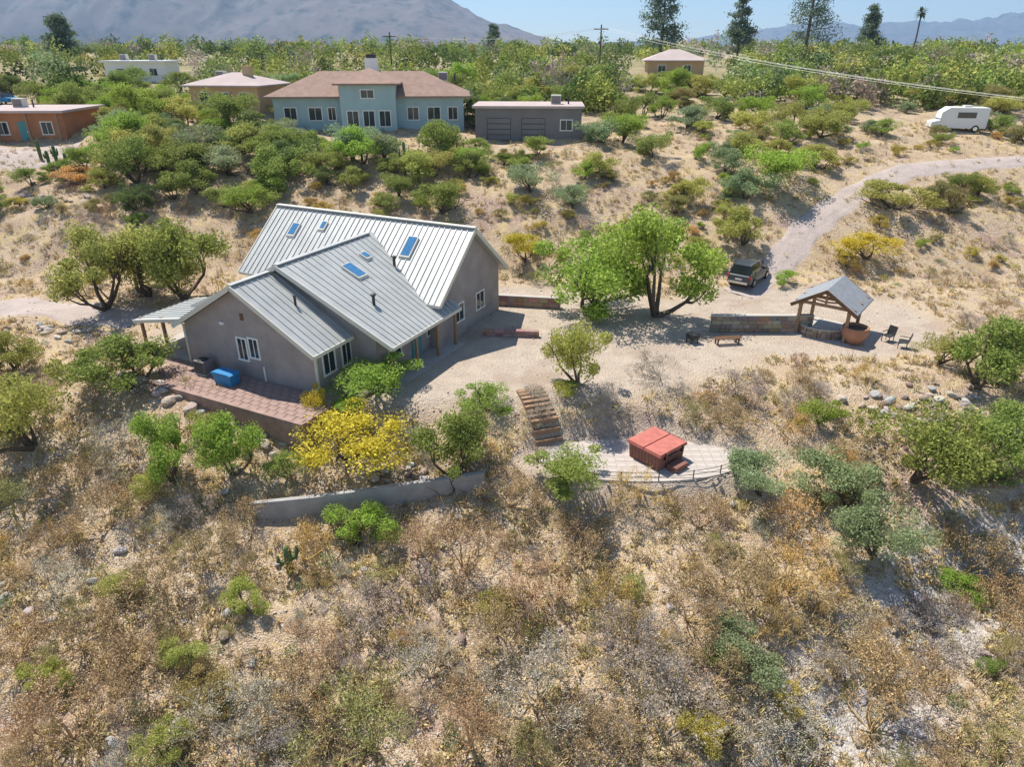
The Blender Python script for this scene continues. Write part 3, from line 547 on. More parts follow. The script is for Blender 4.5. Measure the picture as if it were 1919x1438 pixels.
x, y, z = place(992, 263); h5 = thing('garage', 'long dark grey block garage with pale roof on the hill', 'garage', (x, y + 3, z), R(-3)); K = px_m(y + 3, z); w = 190 * K / 2
bwall(h5, -w, w, -3, 4, -1.5, 3.3, 'greywall'); MB().box(-w - .3, w + .3, -3.3, 4.3, 3.303, 3.55).build('roof', M['flatroof'], h5)
for xx in (-w * .55, w * .1):
    dr = MB().box(xx - 1.3, xx + 1.3, -3.05, -2.98, 0, 2.3).build('garage_door', M['steel'], h5)
    for k in range(4): MB().box(xx - 1.25, xx + 1.25, -3.08, -3.05, .06 + k * .57, .55 + k * .57).build('panel', M['greywall'], dr)
window(h5, (w * .72, -3, 1.6), 1.2, 1.0, 'x')
x, y, z = place(1268, 145); h6 = thing('hill_house', 'small distant house with whitish low hip roof below the pines', 'house', (x, y + 3, z), R(-6)); K = px_m(y + 3, z); w = 100 * K / 2
bwall(h6, -w, w, -3, 5, -2, 2.8, 'tanwall'); hip(h6, -w, w, -3, 5, 2.8, 1.8, .8, 'flatroof')
for xx in (-.5, .4): window(h6, (xx * w, -3, 1.4), 1.3, 1.1, 'x')
for hh, xx, yy, zz in ((h2, -2.4, 1.6, 3.6), (h3, 2.2, 0, 3.2), (h3, -3.0, 1, 3.2), (h5, 3, 0, 3.55), (h4, -1.5, 1.5, 3.25), (h1, 8.5, 2.4, 5.0)):
    ac = MB().box(xx - .55, xx + .55, yy - .55, yy + .55, zz, zz + .95).build('rooftop_cooler', M['trim'], hh); MB().box(xx - .5, xx + .5, yy - .57, yy - .55, zz + .1, zz + .85).build('louvre_panel', M['greywall'], ac); MB().lathe([(.09, zz), (.09, zz + .7), (.14, zz + .71), (.14, zz + .8)], 8, (xx + 1.4, yy)).build('vent_pipe', M['steel'], hh)
d = MB().box(1.002, 1.02, .45, 1.05, .5, 2.2).build('door', M['trim'], vn); MB().box(1.021, 1.035, .6, .92, 1.5, 2.0).build('pane', M['carglass'], d); MB().box(-.4, .4, -1.2, -.4, 2.58, 2.8).build('roof_unit', M['trim'], vn); MB().box(1.001, 1.012, -2.7, 1.1, 1.1, 1.22).build('stripe', M['greywall'], vn)
BLD = [(h1, 14), (h2, 7), (h3, 9), (h4, 8), (h5, 9), (h6, 10), (vn, 4), (cr, 4)]
BLD = [(o.location.x, o.location.y, r) for o, r in BLD]
LOT = np.array([gnd(q, 292)[:2] for q in (-60, 20, 80, 135)]); BLD += [(p[0], p[1], 4.5) for p in LOT]

# utility poles and wires
def upole(px_, py_, ht, label):
    x, y, z = gnd(px_, py_); p = thing('utility_pole', label, 'pole', (x, y, z)); MB().tube([(0, 0, -1), (0, 0, ht)], [.16, .11], 8).build('shaft', M['pole'], p)
    MB().box(-1.2, 1.2, -.06, .06, ht - .75, ht - .6).build('cross_arm', M['pole'], p)
    for k in (-1.1, -.5, .5, 1.1): MB().lathe([(.04, ht - .6), (.06, ht - .52), (.03, ht - .45)], 8, (k, 0)).build('insulator', M['white'], p)
    return x, y, z + ht - .45
q1 = upole(736, 152, 7.5, 'tall wooden utility pole rising behind the tower house'); q2 = upole(1122, 150, 8.5, 'tall wooden utility pole between the garage and the pines')
d_ = ray(2200, 215); t_ = 62 / d_[1]; q3 = (d_[0] * t_, 62, CAM_H + d_[2] * t_)
for k, off in enumerate((-1.1, .5, 1.1)):
    for a, b_, nm in ((q1, q2, 'power line from pole to pole over the hillside'), (q2, q3, 'power line dropping to the right over green scrub')):
        pts = []
        for t in np.linspace(0, 1, 16): pts.append((a[0] + (b_[0] - a[0]) * t + off, a[1] + (b_[1] - a[1]) * t, a[2] + (b_[2] - a[2]) * t - 1.2 * 4 * t * (1 - t)))
        tag(MB().tube(pts, [.011] * 16, 4).build('power_line', M['wire']), nm, 'wire', 'power lines' + (' between poles' if b_ is q2 else ' to the right'))

# ------------------------------------------------------------------ plant meshes
def leaves(C, size, flat=0.0, rg=RNG, aspect=0.55):
    """quads at centres C"""
    n = len(C); a = rg.normal(size=(n, 3)); a /= np.linalg.norm(a, axis=1)[:, None]; b = rg.normal(size=(n, 3)); b -= a * (a * b).sum(1)[:, None]; b /= np.linalg.norm(b, axis=1)[:, None]
    s = size * rg.uniform(.6, 1.4, (n, 1)); V = np.stack([C - a * s, C + b * s * aspect, C + a * s, C - b * s * aspect], 1).reshape(-1, 3)
    return V, np.arange(n * 4).reshape(-1, 4)
def segs_mesh(A, B, ra, rb):
    """three-sided tapered twigs"""
    d = B - A; d /= np.linalg.norm(d, axis=1)[:, None] + 1e-9; up = np.where(np.abs(d[:, 2:3]) < .9, np.array([[0, 0, 1.]]), np.array([[1., 0, 0]])); r = np.cross(d, up); r /= np.linalg.norm(r, axis=1)[:, None]; u = np.cross(r, d)
    V = []
    for P_, R_ in ((A, ra), (B, rb)):
        for k in range(3): t = 2 * math.pi * k / 3; V.append(P_ + (r * math.cos(t) + u * math.sin(t)) * R_[:, None])
    V = np.stack(V, 1).reshape(-1, 3); i = np.arange(len(A))[:, None] * 6
    return V, np.concatenate([np.concatenate([i + a for a in f], 1) for f in ((0, 1, 4, 3), (1, 2, 5, 4), (2, 0, 3, 5))])
def branches(rg, start, n0, length, spread, levels, r0, up=.6):
    A, B, RA, RB = [], [], [], []; tips = [(np.array(start, float), np.array([0, 0, 1.]), r0, length)]
    for lv in range(levels):
        new = []
        for p, d, r, l in tips:
            for k in range(n0 if lv == 0 else int(rg.integers(2, 4))):
                v = d * (.9 if lv else .35) + rg.normal(size=3) * spread + np.array([0, 0, up * (.55 if lv else .5)]); v /= np.linalg.norm(v); q = p; ll = l * rg.uniform(.6, 1.2)
                for s_ in range(2):
                    v2 = v + rg.normal(size=3) * .18; v2 /= np.linalg.norm(v2); e = q + v2 * ll / 2; A.append(q); B.append(e); RA.append(r * (1 - .25 * s_)); RB.append(r * (.75 - .25 * s_)); q = e
                new.append((q, v, r * .5, l * .72))
        tips = new
    return np.array(A), np.array(B), np.array(RA), np.array(RB), np.array([t[0] for t in tips])
def tree_mesh(seed, nclump, nleaf, size, hz=.75, droop=0.0):
    """unit crown: radius about 1, height about 1.5, base of trunk at 0"""
    rg = np.random.default_rng(seed); A, B, RA, RB, tips = branches(rg, (0, 0, 0), 4, .62, .42, 3, .055, .5)
    q_ = .74 / np.percentile(np.linalg.norm(tips[:, :2], axis=1), 80); A[:, :2] *= q_; B[:, :2] *= q_; V, Fq = segs_mesh(A, B, RA, RB); V[:, 2] = np.minimum(V[:, 2], 1.4); trunk = npmesh('trunk', V, Fq, M['bark'])
    c = []
    while len(c) < nclump:
        p = rg.uniform(-1, 1, 3)
        if .25 < np.linalg.norm(p) < 1: c.append(p * np.array([.85, .85, hz * .62]) + np.array([0, 0, .35 + hz * .62]))
    c = np.array(c) * rg.uniform(.8, 1.15, (len(c), 1)); rad = rg.uniform(.12, .32, nclump); m_ = np.percentile(np.linalg.norm(tips[:, :2], axis=1), 80)
    for k in range(0, nclump, 2): t_ = tips[rg.integers(0, len(tips))]; c[k] = (t_[0] / m_ * .72, t_[1] / m_ * .72, min(t_[2], 1.5) * .98)
    c += np.array([.16, .1, 0]) * rg.normal()
    k = rg.integers(0, nclump, nleaf); d = rg.normal(size=(nleaf, 3)); d /= np.linalg.norm(d, axis=1)[:, None]
    P_ = c[k] + d * (rad[k] * rg.uniform(.35, 1.25, nleaf) ** .7)[:, None] * np.array([1.1, 1.1, .8]); P_[:, 2] = np.maximum(P_[:, 2], .08)
    V, Fq = leaves(P_, size, rg=rg); return trunk, npmesh('crown', V, Fq, M['leaf'])
def dry_mesh(seed, nleaf, levels=5, size=.017):
    rg = np.random.default_rng(seed); A, B, RA, RB, tips = branches(rg, (0, 0, -.03), 8, .36, .55, levels, .022, .45)
    m_ = max(.3, np.percentile(np.linalg.norm(np.c_[B[:, 0], B[:, 1]], axis=1), 96)); A /= m_; B /= m_; tips = tips / m_
    RA = np.maximum(RA, .0045); RB = np.maximum(RB, .0035); V, Fq = segs_mesh(A, B, RA, RB); k = rg.integers(0, len(tips), nleaf)
    V2, F2 = leaves(tips[k] + rg.normal(size=(nleaf, 3)) * .06, size, rg=rg); V = np.concatenate([V, V2]); Fq = np.concatenate([Fq, F2 + len(V) - len(V2)])
    V[:, 2] = np.maximum(V[:, 2], -.05); return npmesh('dry_shrub', V, Fq, M['twig'])
def low_mesh(seed, n=260, size=.1):
    rg = np.random.default_rng(seed); d = rg.normal(size=(n, 3)); d[:, 2] = np.abs(d[:, 2]); d /= np.linalg.norm(d, axis=1)[:, None]
    P_ = d * (rg.uniform(.35, 1.1, n) ** .6)[:, None] * np.array([1, 1, .8]); V, Fq = leaves(P_, size, rg=rg, aspect=.4); return npmesh('low_shrub', V, Fq, M['leaf'])
TREES = [tree_mesh(s, 30, 10500, .027, rg_h) for s, rg_h in zip(range(6), (.75, .7, .8, .62, .75, .68))]; TREES_D = [tree_mesh(20 + s, 34, 10500, .028, .68) for s in range(4)]; SHRUB = [tree_mesh(40 + s, 24, 8200, .026, .62) for s in range(5)]
DRY = [dry_mesh(60 + s, 2600, 6) for s in range(7)]; LOW = [low_mesh(80 + s) for s in range(5)]
GREEN = (.29, .34, .085); BRIGHT = (.33, .43, .075); PALO = (.44, .43, .115); YELLOW = (.62, .5, .06); GREY = (.3, .36, .18); DKGREEN = (.19, .25, .075)
BROWN = (.43, .295, .155); GREYB = (.4, .335, .265); ORANGE = (.56, .37, .13); OLIVE = (.33, .29, .11)
def jit(c, j=.14): k = random.uniform(1 - j, 1 + j); return (*[min(1, q * k * random.uniform(.94, 1.06)) for q in c], 1)
OCC = []
def tree(x, y, z, r, hgt, col, label, cat='tree', name='desert_tree', pool=None, group=None, bark=None):
    tr, cr_ = random.choice(pool or TREES); t = thing(name, label, cat, (x, y, z - .05), random.uniform(0, 6.28), group, (r, r, hgt / 1.5))
    o = link('trunk', tr, t); o.color = (.12, .09, .065, 1); o = link('crown', cr_, t); o.color = jit(col); OCC.append((x, y, r * .75)); return t
def ptree(px_, py_, wpx, hpx, col, label, **k):
    x, y, z = gnd(px_, py_); s = px_m(y, z); y2 = y + wpx * s * .12; return tree(x, y2, gz1(x, y2), wpx * s / 2 * 1.05, hpx * s * 1.0, col, label, **k)
def dry(x, y, z, r, col, label, group, hs=1.0):
    o = link('dry_shrub', random.choice(DRY)); o.location = (x, y, z); o.rotation_euler = (0, 0, random.uniform(0, 6.28)); o.scale = (r, r, r * hs); o.color = jit(col); tag(o, label, 'shrub', group); OCC.append((x, y, r * .6)); return o
# hand-placed plants (photograph pixels: x, base y, width, height)
for a in [(190, 590, 175, 150, PALO, 'yellowish green palo verde left of the porch roof'), (335, 572, 185, 165, GREEN, 'broad green mesquite tree behind the porch roof'),
          (268, 566, 210, 150, PALO, 'full yellow green palo verde between the two trees by the porch'), (235, 748, 205, 112, GREEN, 'dense green tree hiding the shaded gable corner'), (55, 862, 185, 205, PALO, 'tall yellow green palo verde on the left slope'),
          (318, 915, 120, 140, BRIGHT, 'fresh green small tree below the red terrace'), (432, 905, 135, 150, BRIGHT, 'fresh green bushy tree below the terrace corner'),
          (858, 908, 165, 150, GREEN, 'round green tree at the right end of the retaining wall'), (1100, 594, 225, 165, BRIGHT, 'bright green bushy tree between house and pavilion'),
          (1232, 604, 225, 205, BRIGHT, 'tall pale green tree behind the fire box'), (1085, 728, 135, 150, PALO, 'slender yellowish tree at the yard edge above the patio'),
          (1068, 925, 150, 80, GREEN, 'wide green shrub tree beneath the patio railing'), (1430, 942, 135, 100, GREY, 'grey green tree right of the round patio'),
          (1720, 930, 235, 165, GREEN, 'wide grey green tree beside the boulder slope'), (1840, 918, 180, 150, GREEN, 'green tree beside the dry wash bank'),
          (1600, 975, 170, 120, GREY, 'grey green tree above the dry wash'), (1645, 1065, 160, 140, GREY, 'feathery grey green tree in the dry wash'),
          (1840, 738, 200, 150, GREEN, 'broad green tree on the slope right of the chairs'), (1762, 690, 95, 65, PALO, 'low pale green tree beside the pavilion yard'),
          (1450, 352, 150, 78, BRIGHT, 'bright green tree on the hillside above the car'), (250, 350, 130, 85, GREEN, 'green tree at the end of the bare dirt lot'),
          (20, 700, 120, 90, PALO, 'pale green tree at the dirt track'), (1395, 470, 110, 80, PALO, 'pale green tree on the slope behind the car')]:
    ptree(*a)
for a in [(705, 748, 185, 92, BRIGHT, 'bright green leafy shrub beside the gable porch'), (650, 885, 230, 105, YELLOW, 'spreading yellow flowering shrub below the house'), (590, 785, 65, 75, YELLOW, 'small upright yellow shrub at the terrace end'),
          (905, 785, 110, 70, BRIGHT, 'green shrub at the top of the timber steps'), (1540, 802, 100, 66, BRIGHT, 'bright yellow green shrub at the yard edge'), (670, 1040, 140, 85, BRIGHT, 'fresh green shrub below the retaining wall'),
          (460, 1160, 92, 82, PALO, 'yellow green shrub on the left slope'), (350, 1245, 90, 60, PALO, 'pale yellow green shrub low on the slope'), (385, 1330, 130, 75, OLIVE, 'olive shrub low on the left slope'), (80, 1315, 95, 75, PALO, 'yellow green shrub among dry brush'),
          (1820, 1130, 100, 52, BRIGHT, 'bright green shrub in the dry wash bed'), (1420, 1270, 175, 80, GREY, 'grey green spreading shrub on the right slope'), (1345, 1245, 55, 34, GREEN, 'small green shrub left of the grey spreading one'), (1185, 1115, 62, 32, GREEN, 'lone small green shrub in dry brown brush'),
          (1850, 1260, 55, 32, GREEN, 'small green shrub beyond the dry wash'), (985, 500, 90, 70, YELLOW, 'golden shrub beside the house end wall'), (1470, 535, 50, 32, BRIGHT, 'small bright green shrub behind the parked car'), (880, 520, 50, 60, PALO, 'slim yellow green shrub at the house end'), (150, 350, 110, 40, ORANGE, 'orange tinted shrub below the bare dirt lot'),
          (270, 935, 80, 60, PALO, 'yellow green shrub left of the retaining wall'), (1680, 400, 150, 60, PALO, 'yellow green shrub beside the dirt road'), (300, 1435, 110, 70, PALO, 'yellow green shrub beside the large grey brush'), (1300, 1400, 110, 60, (.5, .42, .1), 'golden green shrub in the grey brush'), (1490, 1350, 90, 45, (.5, .42, .1), 'golden green shrub near the dry wash bend'), (930, 1150, 80, 50, PALO, 'pale green shrub amid brown brush'), (230, 1120, 90, 60, PALO, 'pale green shrub on the slope under the left trees'), (540, 905, 90, 60, GREEN, 'green shrub just above the retaining wall'), (372, 838, 90, 60, PALO, 'yellow green shrub against the terrace edge'), (1630, 495, 120, 55, YELLOW, 'golden shrub between car and pavilion')]:
    ptree(*a, cat='shrub', name='desert_shrub', pool=SHRUB)
for a in [(130, 1405, 210, BROWN, 1.0), (310, 1155, 190, BROWN, .9), (565, 1060, 120, ORANGE, 1.2), (870, 1085, 160, BROWN, 1.1), (955, 965, 125, BROWN, 1), (1010, 1335, 210, GREYB, .9), (1250, 1410, 260, GREYB, .8), (1400, 1135, 160, BROWN, .9), (1500, 1005, 115, ORANGE, 1),
          (1640, 1385, 240, BROWN, 1.1), (1800, 1095, 180, BROWN, 1.1), (1880, 1405, 160, OLIVE, .9), (200, 1005, 160, BROWN, .9), (90, 1135, 150, GREYB, .9), (450, 1405, 210, GREYB, .8), (690, 1425, 250, OLIVE, .9), (800, 1285, 150, GREYB, .8), (1180, 1255, 170, GREYB, .9), (560, 1250, 150, BROWN, .8), (1090, 1060, 140, BROWN, .9),
          (1310, 1000, 130, BROWN, .9), (1200, 960, 110, ORANGE, .9), (700, 1170, 150, GREYB, .8), (1560, 1210, 170, BROWN, .8), (1740, 1230, 150, GREYB, .8), (240, 860, 120, GREYB, 1), (930, 1200, 150, BROWN, .8), (1010, 790, 90, GREYB, 1), (1240, 720, 110, GREYB, .8), (1380, 740, 120, GREYB, .7), (1350, 800, 110, BROWN, .7), (1130, 790, 90, GREYB, .8), (470, 1010, 120, BROWN, .9), (20, 980, 130, OLIVE, .9), (30, 1250, 160, BROWN, .9), (250, 1290, 170, BROWN, 1), (600, 1330, 170, BROWN, 1), (880, 1420, 190, BROWN, 1), (1090, 1430, 180, BROWN, 1.1), (1450, 1400, 180, GREYB, 1), (1290, 1180, 150, BROWN, 1), (1480, 1120, 140, ORANGE, 1), (780, 1060, 120, BROWN, 1), (380, 1060, 140, BROWN, 1), (150, 1230, 150, BROWN, 1), (1890, 1180, 150, BROWN, 1), (1760, 1340, 150, BROWN, 1), (1000, 1130, 150, BROWN, 1), (1150, 1170, 130, ORANGE, 1), (120, 940, 130, BROWN, 1), (1340, 1300, 140, BROWN, 1)]:
    x, y, z = gnd(a[0], a[1]); cn = {BROWN: 'brown', GREYB: 'grey', ORANGE: 'orange brown', OLIVE: 'olive'}[a[3]]; zn = 'on the open slope below the walls' if y < 27.5 else 'at the edge of the yard and patio'
    dry(x, y + .3, gz1(x, y + .3), a[2] * px_m(y, z) / 2 * 1.08, a[3], 'large spreading ' + cn + ' leafless shrub ' + zn, 'large ' + cn + ' shrubs ' + zn, a[4])
# scattered plants
def clear(x, y, r, far_ok=False):
    if flat_mask(np.array([x]), np.array([y]))[0] > .25: return False
    if dist_line(np.array([x]), np.array([y]), DRIVE)[0] < 3 + r * .5 or dist_line(np.array([x]), np.array([y]), DRIVE_L)[0] < 3 + r * .4: return False
    for bx_, by_, br_ in BLD:
        if math.hypot(x - bx_, y - by_) < br_ * .8 + r * .5: return False
    p = G[:, :2]; 
    if dist_line(np.array([x]), np.array([y]), p)[0] < .5 + r * .8: return False
    return math.hypot((x + 15) / 9, (y - 34) / 5) > .9
rs = random.Random(3)
n = 0
for _ in range(1500):       # golden and green brush on the hillside
    if n >= 125: break
    px_, py_ = rs.uniform(-40, 1960), rs.uniform(255, 520)
    if px_ < 520 and py_ < 420 and rs.random() < .6: continue
    x, y, z = gnd(px_, py_); r = rs.uniform(.5, 1.25)
    if y < 54 or not clear(x, y, r) or any(math.hypot(x - a, y - b_) < (r + c) * .6 for a, b_, c in OCC): continue
    col, cn = rs.choice([((.5, .4, .1), 'golden'), ((.5, .4, .1), 'golden'), (OLIVE, 'olive'), (PALO, 'yellow green'), (BRIGHT, 'bright green'), (ORANGE, 'orange brown')]); zn = 'beside the dirt road on the hill' if px_ > 1300 else 'on the slope behind the house'
    tree(x, y, z, r, r * rs.uniform(.9, 1.3), col, cn + ' bushy shrub ' + zn, 'shrub', 'desert_shrub', SHRUB, cn + ' shrubs ' + zn); n += 1
n = 0
for _ in range(2600):       # dry shrubs over the slopes
    if n >= 245: break
    px_, py_ = rs.uniform(-60, 1980), 300 + (rs.random() ** .75) * 1160
    if rs.random() < .2: py_ = rs.uniform(290, 620)
    x, y, z = gnd(px_, py_); r = rs.uniform(.45, 1.25)
    if y > 90 or not clear(x, y, r) or any(abs(x - a) < 3 and math.hypot(x - a, y - b_) < (r + c) * .62 for a, b_, c in OCC): continue
    col = rs.choice([BROWN, BROWN, GREYB, GREYB, GREYB, ORANGE, OLIVE]); cn = {BROWN: 'brown', GREYB: 'grey', ORANGE: 'orange brown', OLIVE: 'olive'}[col]
    zn = 'on the slope below the retaining wall and patio' if y < 27 else 'beside the house yard' if y < 54 else 'on the hillside behind the house'
    dry(x, y, z, r, col, cn + ' leafless dry shrub ' + zn, cn + ' dry shrubs ' + zn, rs.uniform(.65, 1.0)); n += 1
n = 0
for _ in range(3000):       # low rounded shrubs
    if n >= 290: break
    px_, py_ = rs.uniform(-40, 1960), 290 + (rs.random() ** .9) * 1160
    x, y, z = gnd(px_, py_); r = rs.uniform(.22, .5)
    if y > 80 or not clear(x, y, r): continue
    o = link('low_shrub', rs.choice(LOW)); o.location = (x, y, z - .04); o.rotation_euler = (0, 0, rs.uniform(0, 6)); o.scale = (r, r, r); col, cn = rs.choice([(GREY, 'grey green'), (OLIVE, 'olive'), (PALO, 'yellow green'), (GREYB, 'grey'), ((.46, .38, .25), 'straw coloured')]); o.color = jit(col)
    zn = 'on the slope below the retaining wall' if y < 27 else 'near the house yard' if y < 54 else 'on the hillside above the house'
    tag(o, 'low rounded ' + cn + ' tuft shrub ' + zn, 'shrub', cn + ' tufts ' + zn); n += 1
n = 0
for _ in range(9000):       # trees up the hill
    if n >= 275: break
    px_, py_ = rs.uniform(-60, 1980), rs.uniform(118, 405); right = px_ > 1050
    x, y, z = gnd(px_, py_); r = rs.uniform(1.7, 3.6) * (.8 if right and py_ > 200 else 1)
    if right and py_ > 200 and rs.random() < .72: continue
    if py_ > 350 and not (px_ < 500 and rs.random() < .7) and rs.random() < .6: continue
    if py_ < 190 and rs.random() < .35: continue
    if y < 58 or y > 118 or not clear(x, y, r * .9) or any(math.hypot(x - a, y - b_) < (r + c) * .43 for a, b_, c in OCC): continue
    low = any(abs(math.atan2(x, y) - math.atan2(bx_, by_)) < br_ / by_ * .75 and by_ - 15 < y < by_ for bx_, by_, br_ in BLD); 
    if low and rs.random() < .35: continue
    if low: r *= .62
    col = rs.choice([GREEN, GREEN, GREEN, BRIGHT, GREY, PALO, DKGREEN] if not right else [GREEN, PALO, PALO, GREY, OLIVE, BRIGHT]); far_ = y > 98
    cn = {GREEN: 'green', BRIGHT: 'bright green', GREY: 'grey green', PALO: 'yellowish green', DKGREEN: 'dark green', OLIVE: 'olive'}[col]
    zn = 'on the far hilltop below the skyline' if far_ else ('beside the bare lot and adobe house' if px_ < 480 else 'on the hillside behind the house' if px_ < 1050 else 'on the hillside above the dirt road')
    tree(x, y, z, r, r * rs.uniform(1.0, 1.4), col, cn + ' mesquite tree ' + zn, pool=TREES + TREES_D, group=cn + ' trees ' + zn); n += 1
def joined(name, items, m, attr=True):
    Vs, Fs, Cs = [], [], []; off = 0
    for (V, Fq, c) in items: Vs.append(V); Fs.append(Fq + off); Cs.append(np.broadcast_to(np.array(c), (len(V), 3))); off += len(V)
    return stuff(link(name, npmesh(name, np.concatenate(Vs), np.concatenate(Fs), m, attr={'tone': np.concatenate(Cs)})))
def attmat(name, transl, island=.35):
    m = mat(name, (1, 1, 1), rough=.95, spec=.05, island=island, transl=transl); N = m.node_tree.nodes; a = N.new('ShaderNodeAttribute'); a.attribute_name = 'tone'
    rgb = [x for x in N if x.type == 'RGB'][0]; to = [l.to_socket for l in m.node_tree.links if l.from_node == rgb][0]; m.node_tree.links.new(a.outputs['Color'], to); return m
M['tuft'] = attmat('ground_cover', .2); M['pebble'] = attmat('pebble', 0, .3)
# far woodland, one mass
it = []
for k in range(1250):
    y = 98 * (rs.uniform(0, 1) ** 2.3 * 8 + 1); x = rs.uniform(-.85, .85) * y; r = rs.uniform(1.7, 4.2) * (1 if y < 300 else 1.3)
    if any(math.hypot(x - bx_, y - by_) < br_ + r or (abs(math.atan2(x, y) - math.atan2(bx_, by_)) < (br_ + 1) / by_ and by_ - 48 < y < by_) for bx_, by_, br_ in BLD): continue
    z = gz1(x, y); nl = 430 if y < 220 else 200 if y < 450 else 90; ncl = 8
    cc = RNG.normal(size=(ncl, 3)) * np.array([.45, .45, .28]) * r; d = RNG.normal(size=(nl, 3)); d /= np.linalg.norm(d, axis=1)[:, None]
    C = np.array([x, y, z + r * .7]) + cc[RNG.integers(0, ncl, nl)] + d * r * .42 * RNG.uniform(.4, 1.0, (nl, 1)); C[:, 2] = np.maximum(C[:, 2], z + .1)
    V, Fq = leaves(C, .23 if y < 220 else .5 if y < 450 else 1.0); it.append((V, Fq, jit(rs.choice([GREEN, GREEN, GREEN, PALO, GREY, DKGREEN, DKGREEN, (.1, .14, .05), GREYB]), .3)[:3]))
joined('far_woodland', it, M['tuft'])
# grass tufts and scrub too small to count
tpl = []
for k in range(6):
    nb = 9; a = RNG.uniform(0, 6.28, nb); l = RNG.uniform(.12, .3, nb); base = np.c_[RNG.normal(0, .05, nb), RNG.normal(0, .05, nb), np.zeros(nb)]; tip = base + np.c_[np.cos(a) * l * .7, np.sin(a) * l * .7, l]; s_ = np.c_[-np.sin(a), np.cos(a), np.zeros(nb)] * .014
    tpl.append((np.stack([base - s_, base + s_, tip + s_ * .4, tip - s_ * .4], 1).reshape(-1, 3), np.arange(nb * 4).reshape(-1, 4)))
for k in range(4):
    d = RNG.normal(size=(26, 3)); d[:, 2] = np.abs(d[:, 2]); d /= np.linalg.norm(d, axis=1)[:, None]; V, Fq = leaves(d * .17 * RNG.uniform(.5, 1, (26, 1)), .055, aspect=.4); tpl.append((V, Fq))
NT = 30000; xs = RNG.uniform(-1, 1, NT * 2); ysd = 11 + 75 * RNG.random(NT * 2) ** 1.35; xs = xs * (ysd * .85 + 4); ok = (flat_mask(xs, ysd) < .3 + .25 * RNG.random(NT * 2)) & ((dist_line(xs, ysd, DRIVE) > 1.5) | (dist_line(xs, ysd, DRIVE) < .22)) & (dist_line(xs, ysd, DRIVE_L) > 2.2) & (sines(xs, ysd, .8) + .5 * sines(xs, ysd, 2.1) > RNG.uniform(-.7, 1.0, NT * 2))
xs, ysd = xs[ok][:NT], ysd[ok][:NT]; zs = gz(xs, ysd); it = []; TONE = [(.62, .48, .2), (.56, .42, .2), (.6, .46, .24), (.42, .34, .23), (.44, .38, .17), (.66, .53, .3), (.36, .27, .17)]
for x, y, z in zip(xs, ysd, zs):
    V, Fq = tpl[rs.randrange(10)]; a = rs.uniform(0, 6.28); s_ = rs.uniform(.6, 1.9); c, q = math.cos(a) * s_, math.sin(a) * s_
    it.append((np.c_[V[:, 0] * c - V[:, 1] * q + x, V[:, 0] * q + V[:, 1] * c + y, V[:, 2] * s_ + z - .02], Fq, rs.choice(TONE)))
joined('dry_grass', it, M['tuft'])
# rocks
def rock_v(seed, sub=1):
    import bmesh
    bm = bmesh.new(); bmesh.ops.create_icosphere(bm, subdivisions=sub, radius=1); rg = np.random.default_rng(seed); pl = rg.normal(size=(9, 3)); pl /= np.linalg.norm(pl, axis=1)[:, None]; dd_ = rg.uniform(.5, .95, 9)
    for v in bm.verts:
        p = np.array(v.co)
        for k in range(9):
            e = p @ pl[k] - dd_[k]
            if e > 0: p = p - pl[k] * e
        v.co = p * np.array([1.15, .9, .72])
    me = bpy.data.meshes.new('rock'); bm.to_mesh(me); bm.free(); return me
ROCK = [rock_v(s, 2) for s in range(8)]
for m_ in ROCK: m_.materials.append(M['rock'])
RT = [(.46, .38, .3), (.38, .31, .26), (.5, .44, .38), (.34, .25, .2), (.42, .4, .38)]
def rock(x, y, r, lab, grp):
    o = link('boulder', rs.choice(ROCK)); o.location = (x, y, gz1(x, y) + r * .22); o.rotation_euler = (rs.uniform(-.3, .3), rs.uniform(-.3, .3), rs.uniform(0, 6)); o.scale = (r * rs.uniform(.8, 1.3), r, r * rs.uniform(.7, 1)); o.color = jit(rs.choice(RT)); tag(o, lab, 'rock', grp)
for k in range(78): px_, py_ = rs.gauss(1745, 75), rs.gauss(768, 26); x, y, z = gnd(px_, py_); rock(x, y, rs.uniform(.12, .38), 'angular grey boulder in the rubble slope right of the yard', 'boulders of the rubble slope')
for k in range(26): px_, py_ = rs.gauss(765, 40), rs.gauss(893, 9); x, y, z = gnd(px_, py_); rock(x, y, rs.uniform(.1, .28), 'pale boulder lining the bank below the yellow shrub', 'boulders below the yellow shrub')
for k in range(28): px_, py_ = rs.uniform(0, 170), rs.gauss(622, 8); x, y, z = gnd(px_, py_); rock(x, y, rs.uniform(.12, .3), 'dark stone edging the left dirt road', 'stones edging the dirt road')
for k in range(34):
    t = rs.uniform(-6.8, 6.4); p = hpos(t, -3.1 + rs.gauss(0, .25)); rock(p[0], p[1], rs.uniform(.16, .42), 'reddish boulder banked against the terrace edge', 'boulders at the terrace')
for k in range(22):
    px_, py_ = rs.uniform(0, 260), rs.gauss(372, 22); x, y, z = gnd(px_, py_); rock(x, y, rs.uniform(.15, .4), 'pale boulder on the bank below the bare lot', 'boulders below the bare lot')
for k in range(72):
    px_, py_ = rs.uniform(0, 1919), rs.uniform(900, 1430); x, y, z = gnd(px_, py_)
    if clear(x, y, .3): rock(x, y, rs.uniform(.09, .3), 'scattered tan rock on the open foreground slope', 'rocks on the foreground slope')
for k in range(45):
    t = rs.uniform(0, 1) * 3.6; i = int(t); p = WASH[i + 1 if i > 3 else i] * (1 - t % 1) + WASH[min(i + 1, 5)] * (t % 1); rock(p[0] + rs.gauss(0, 1.1), p[1] + rs.gauss(0, .9), rs.uniform(.1, .36), 'pale grey rock lying in the dry wash', 'rocks in the dry wash')
pt = []
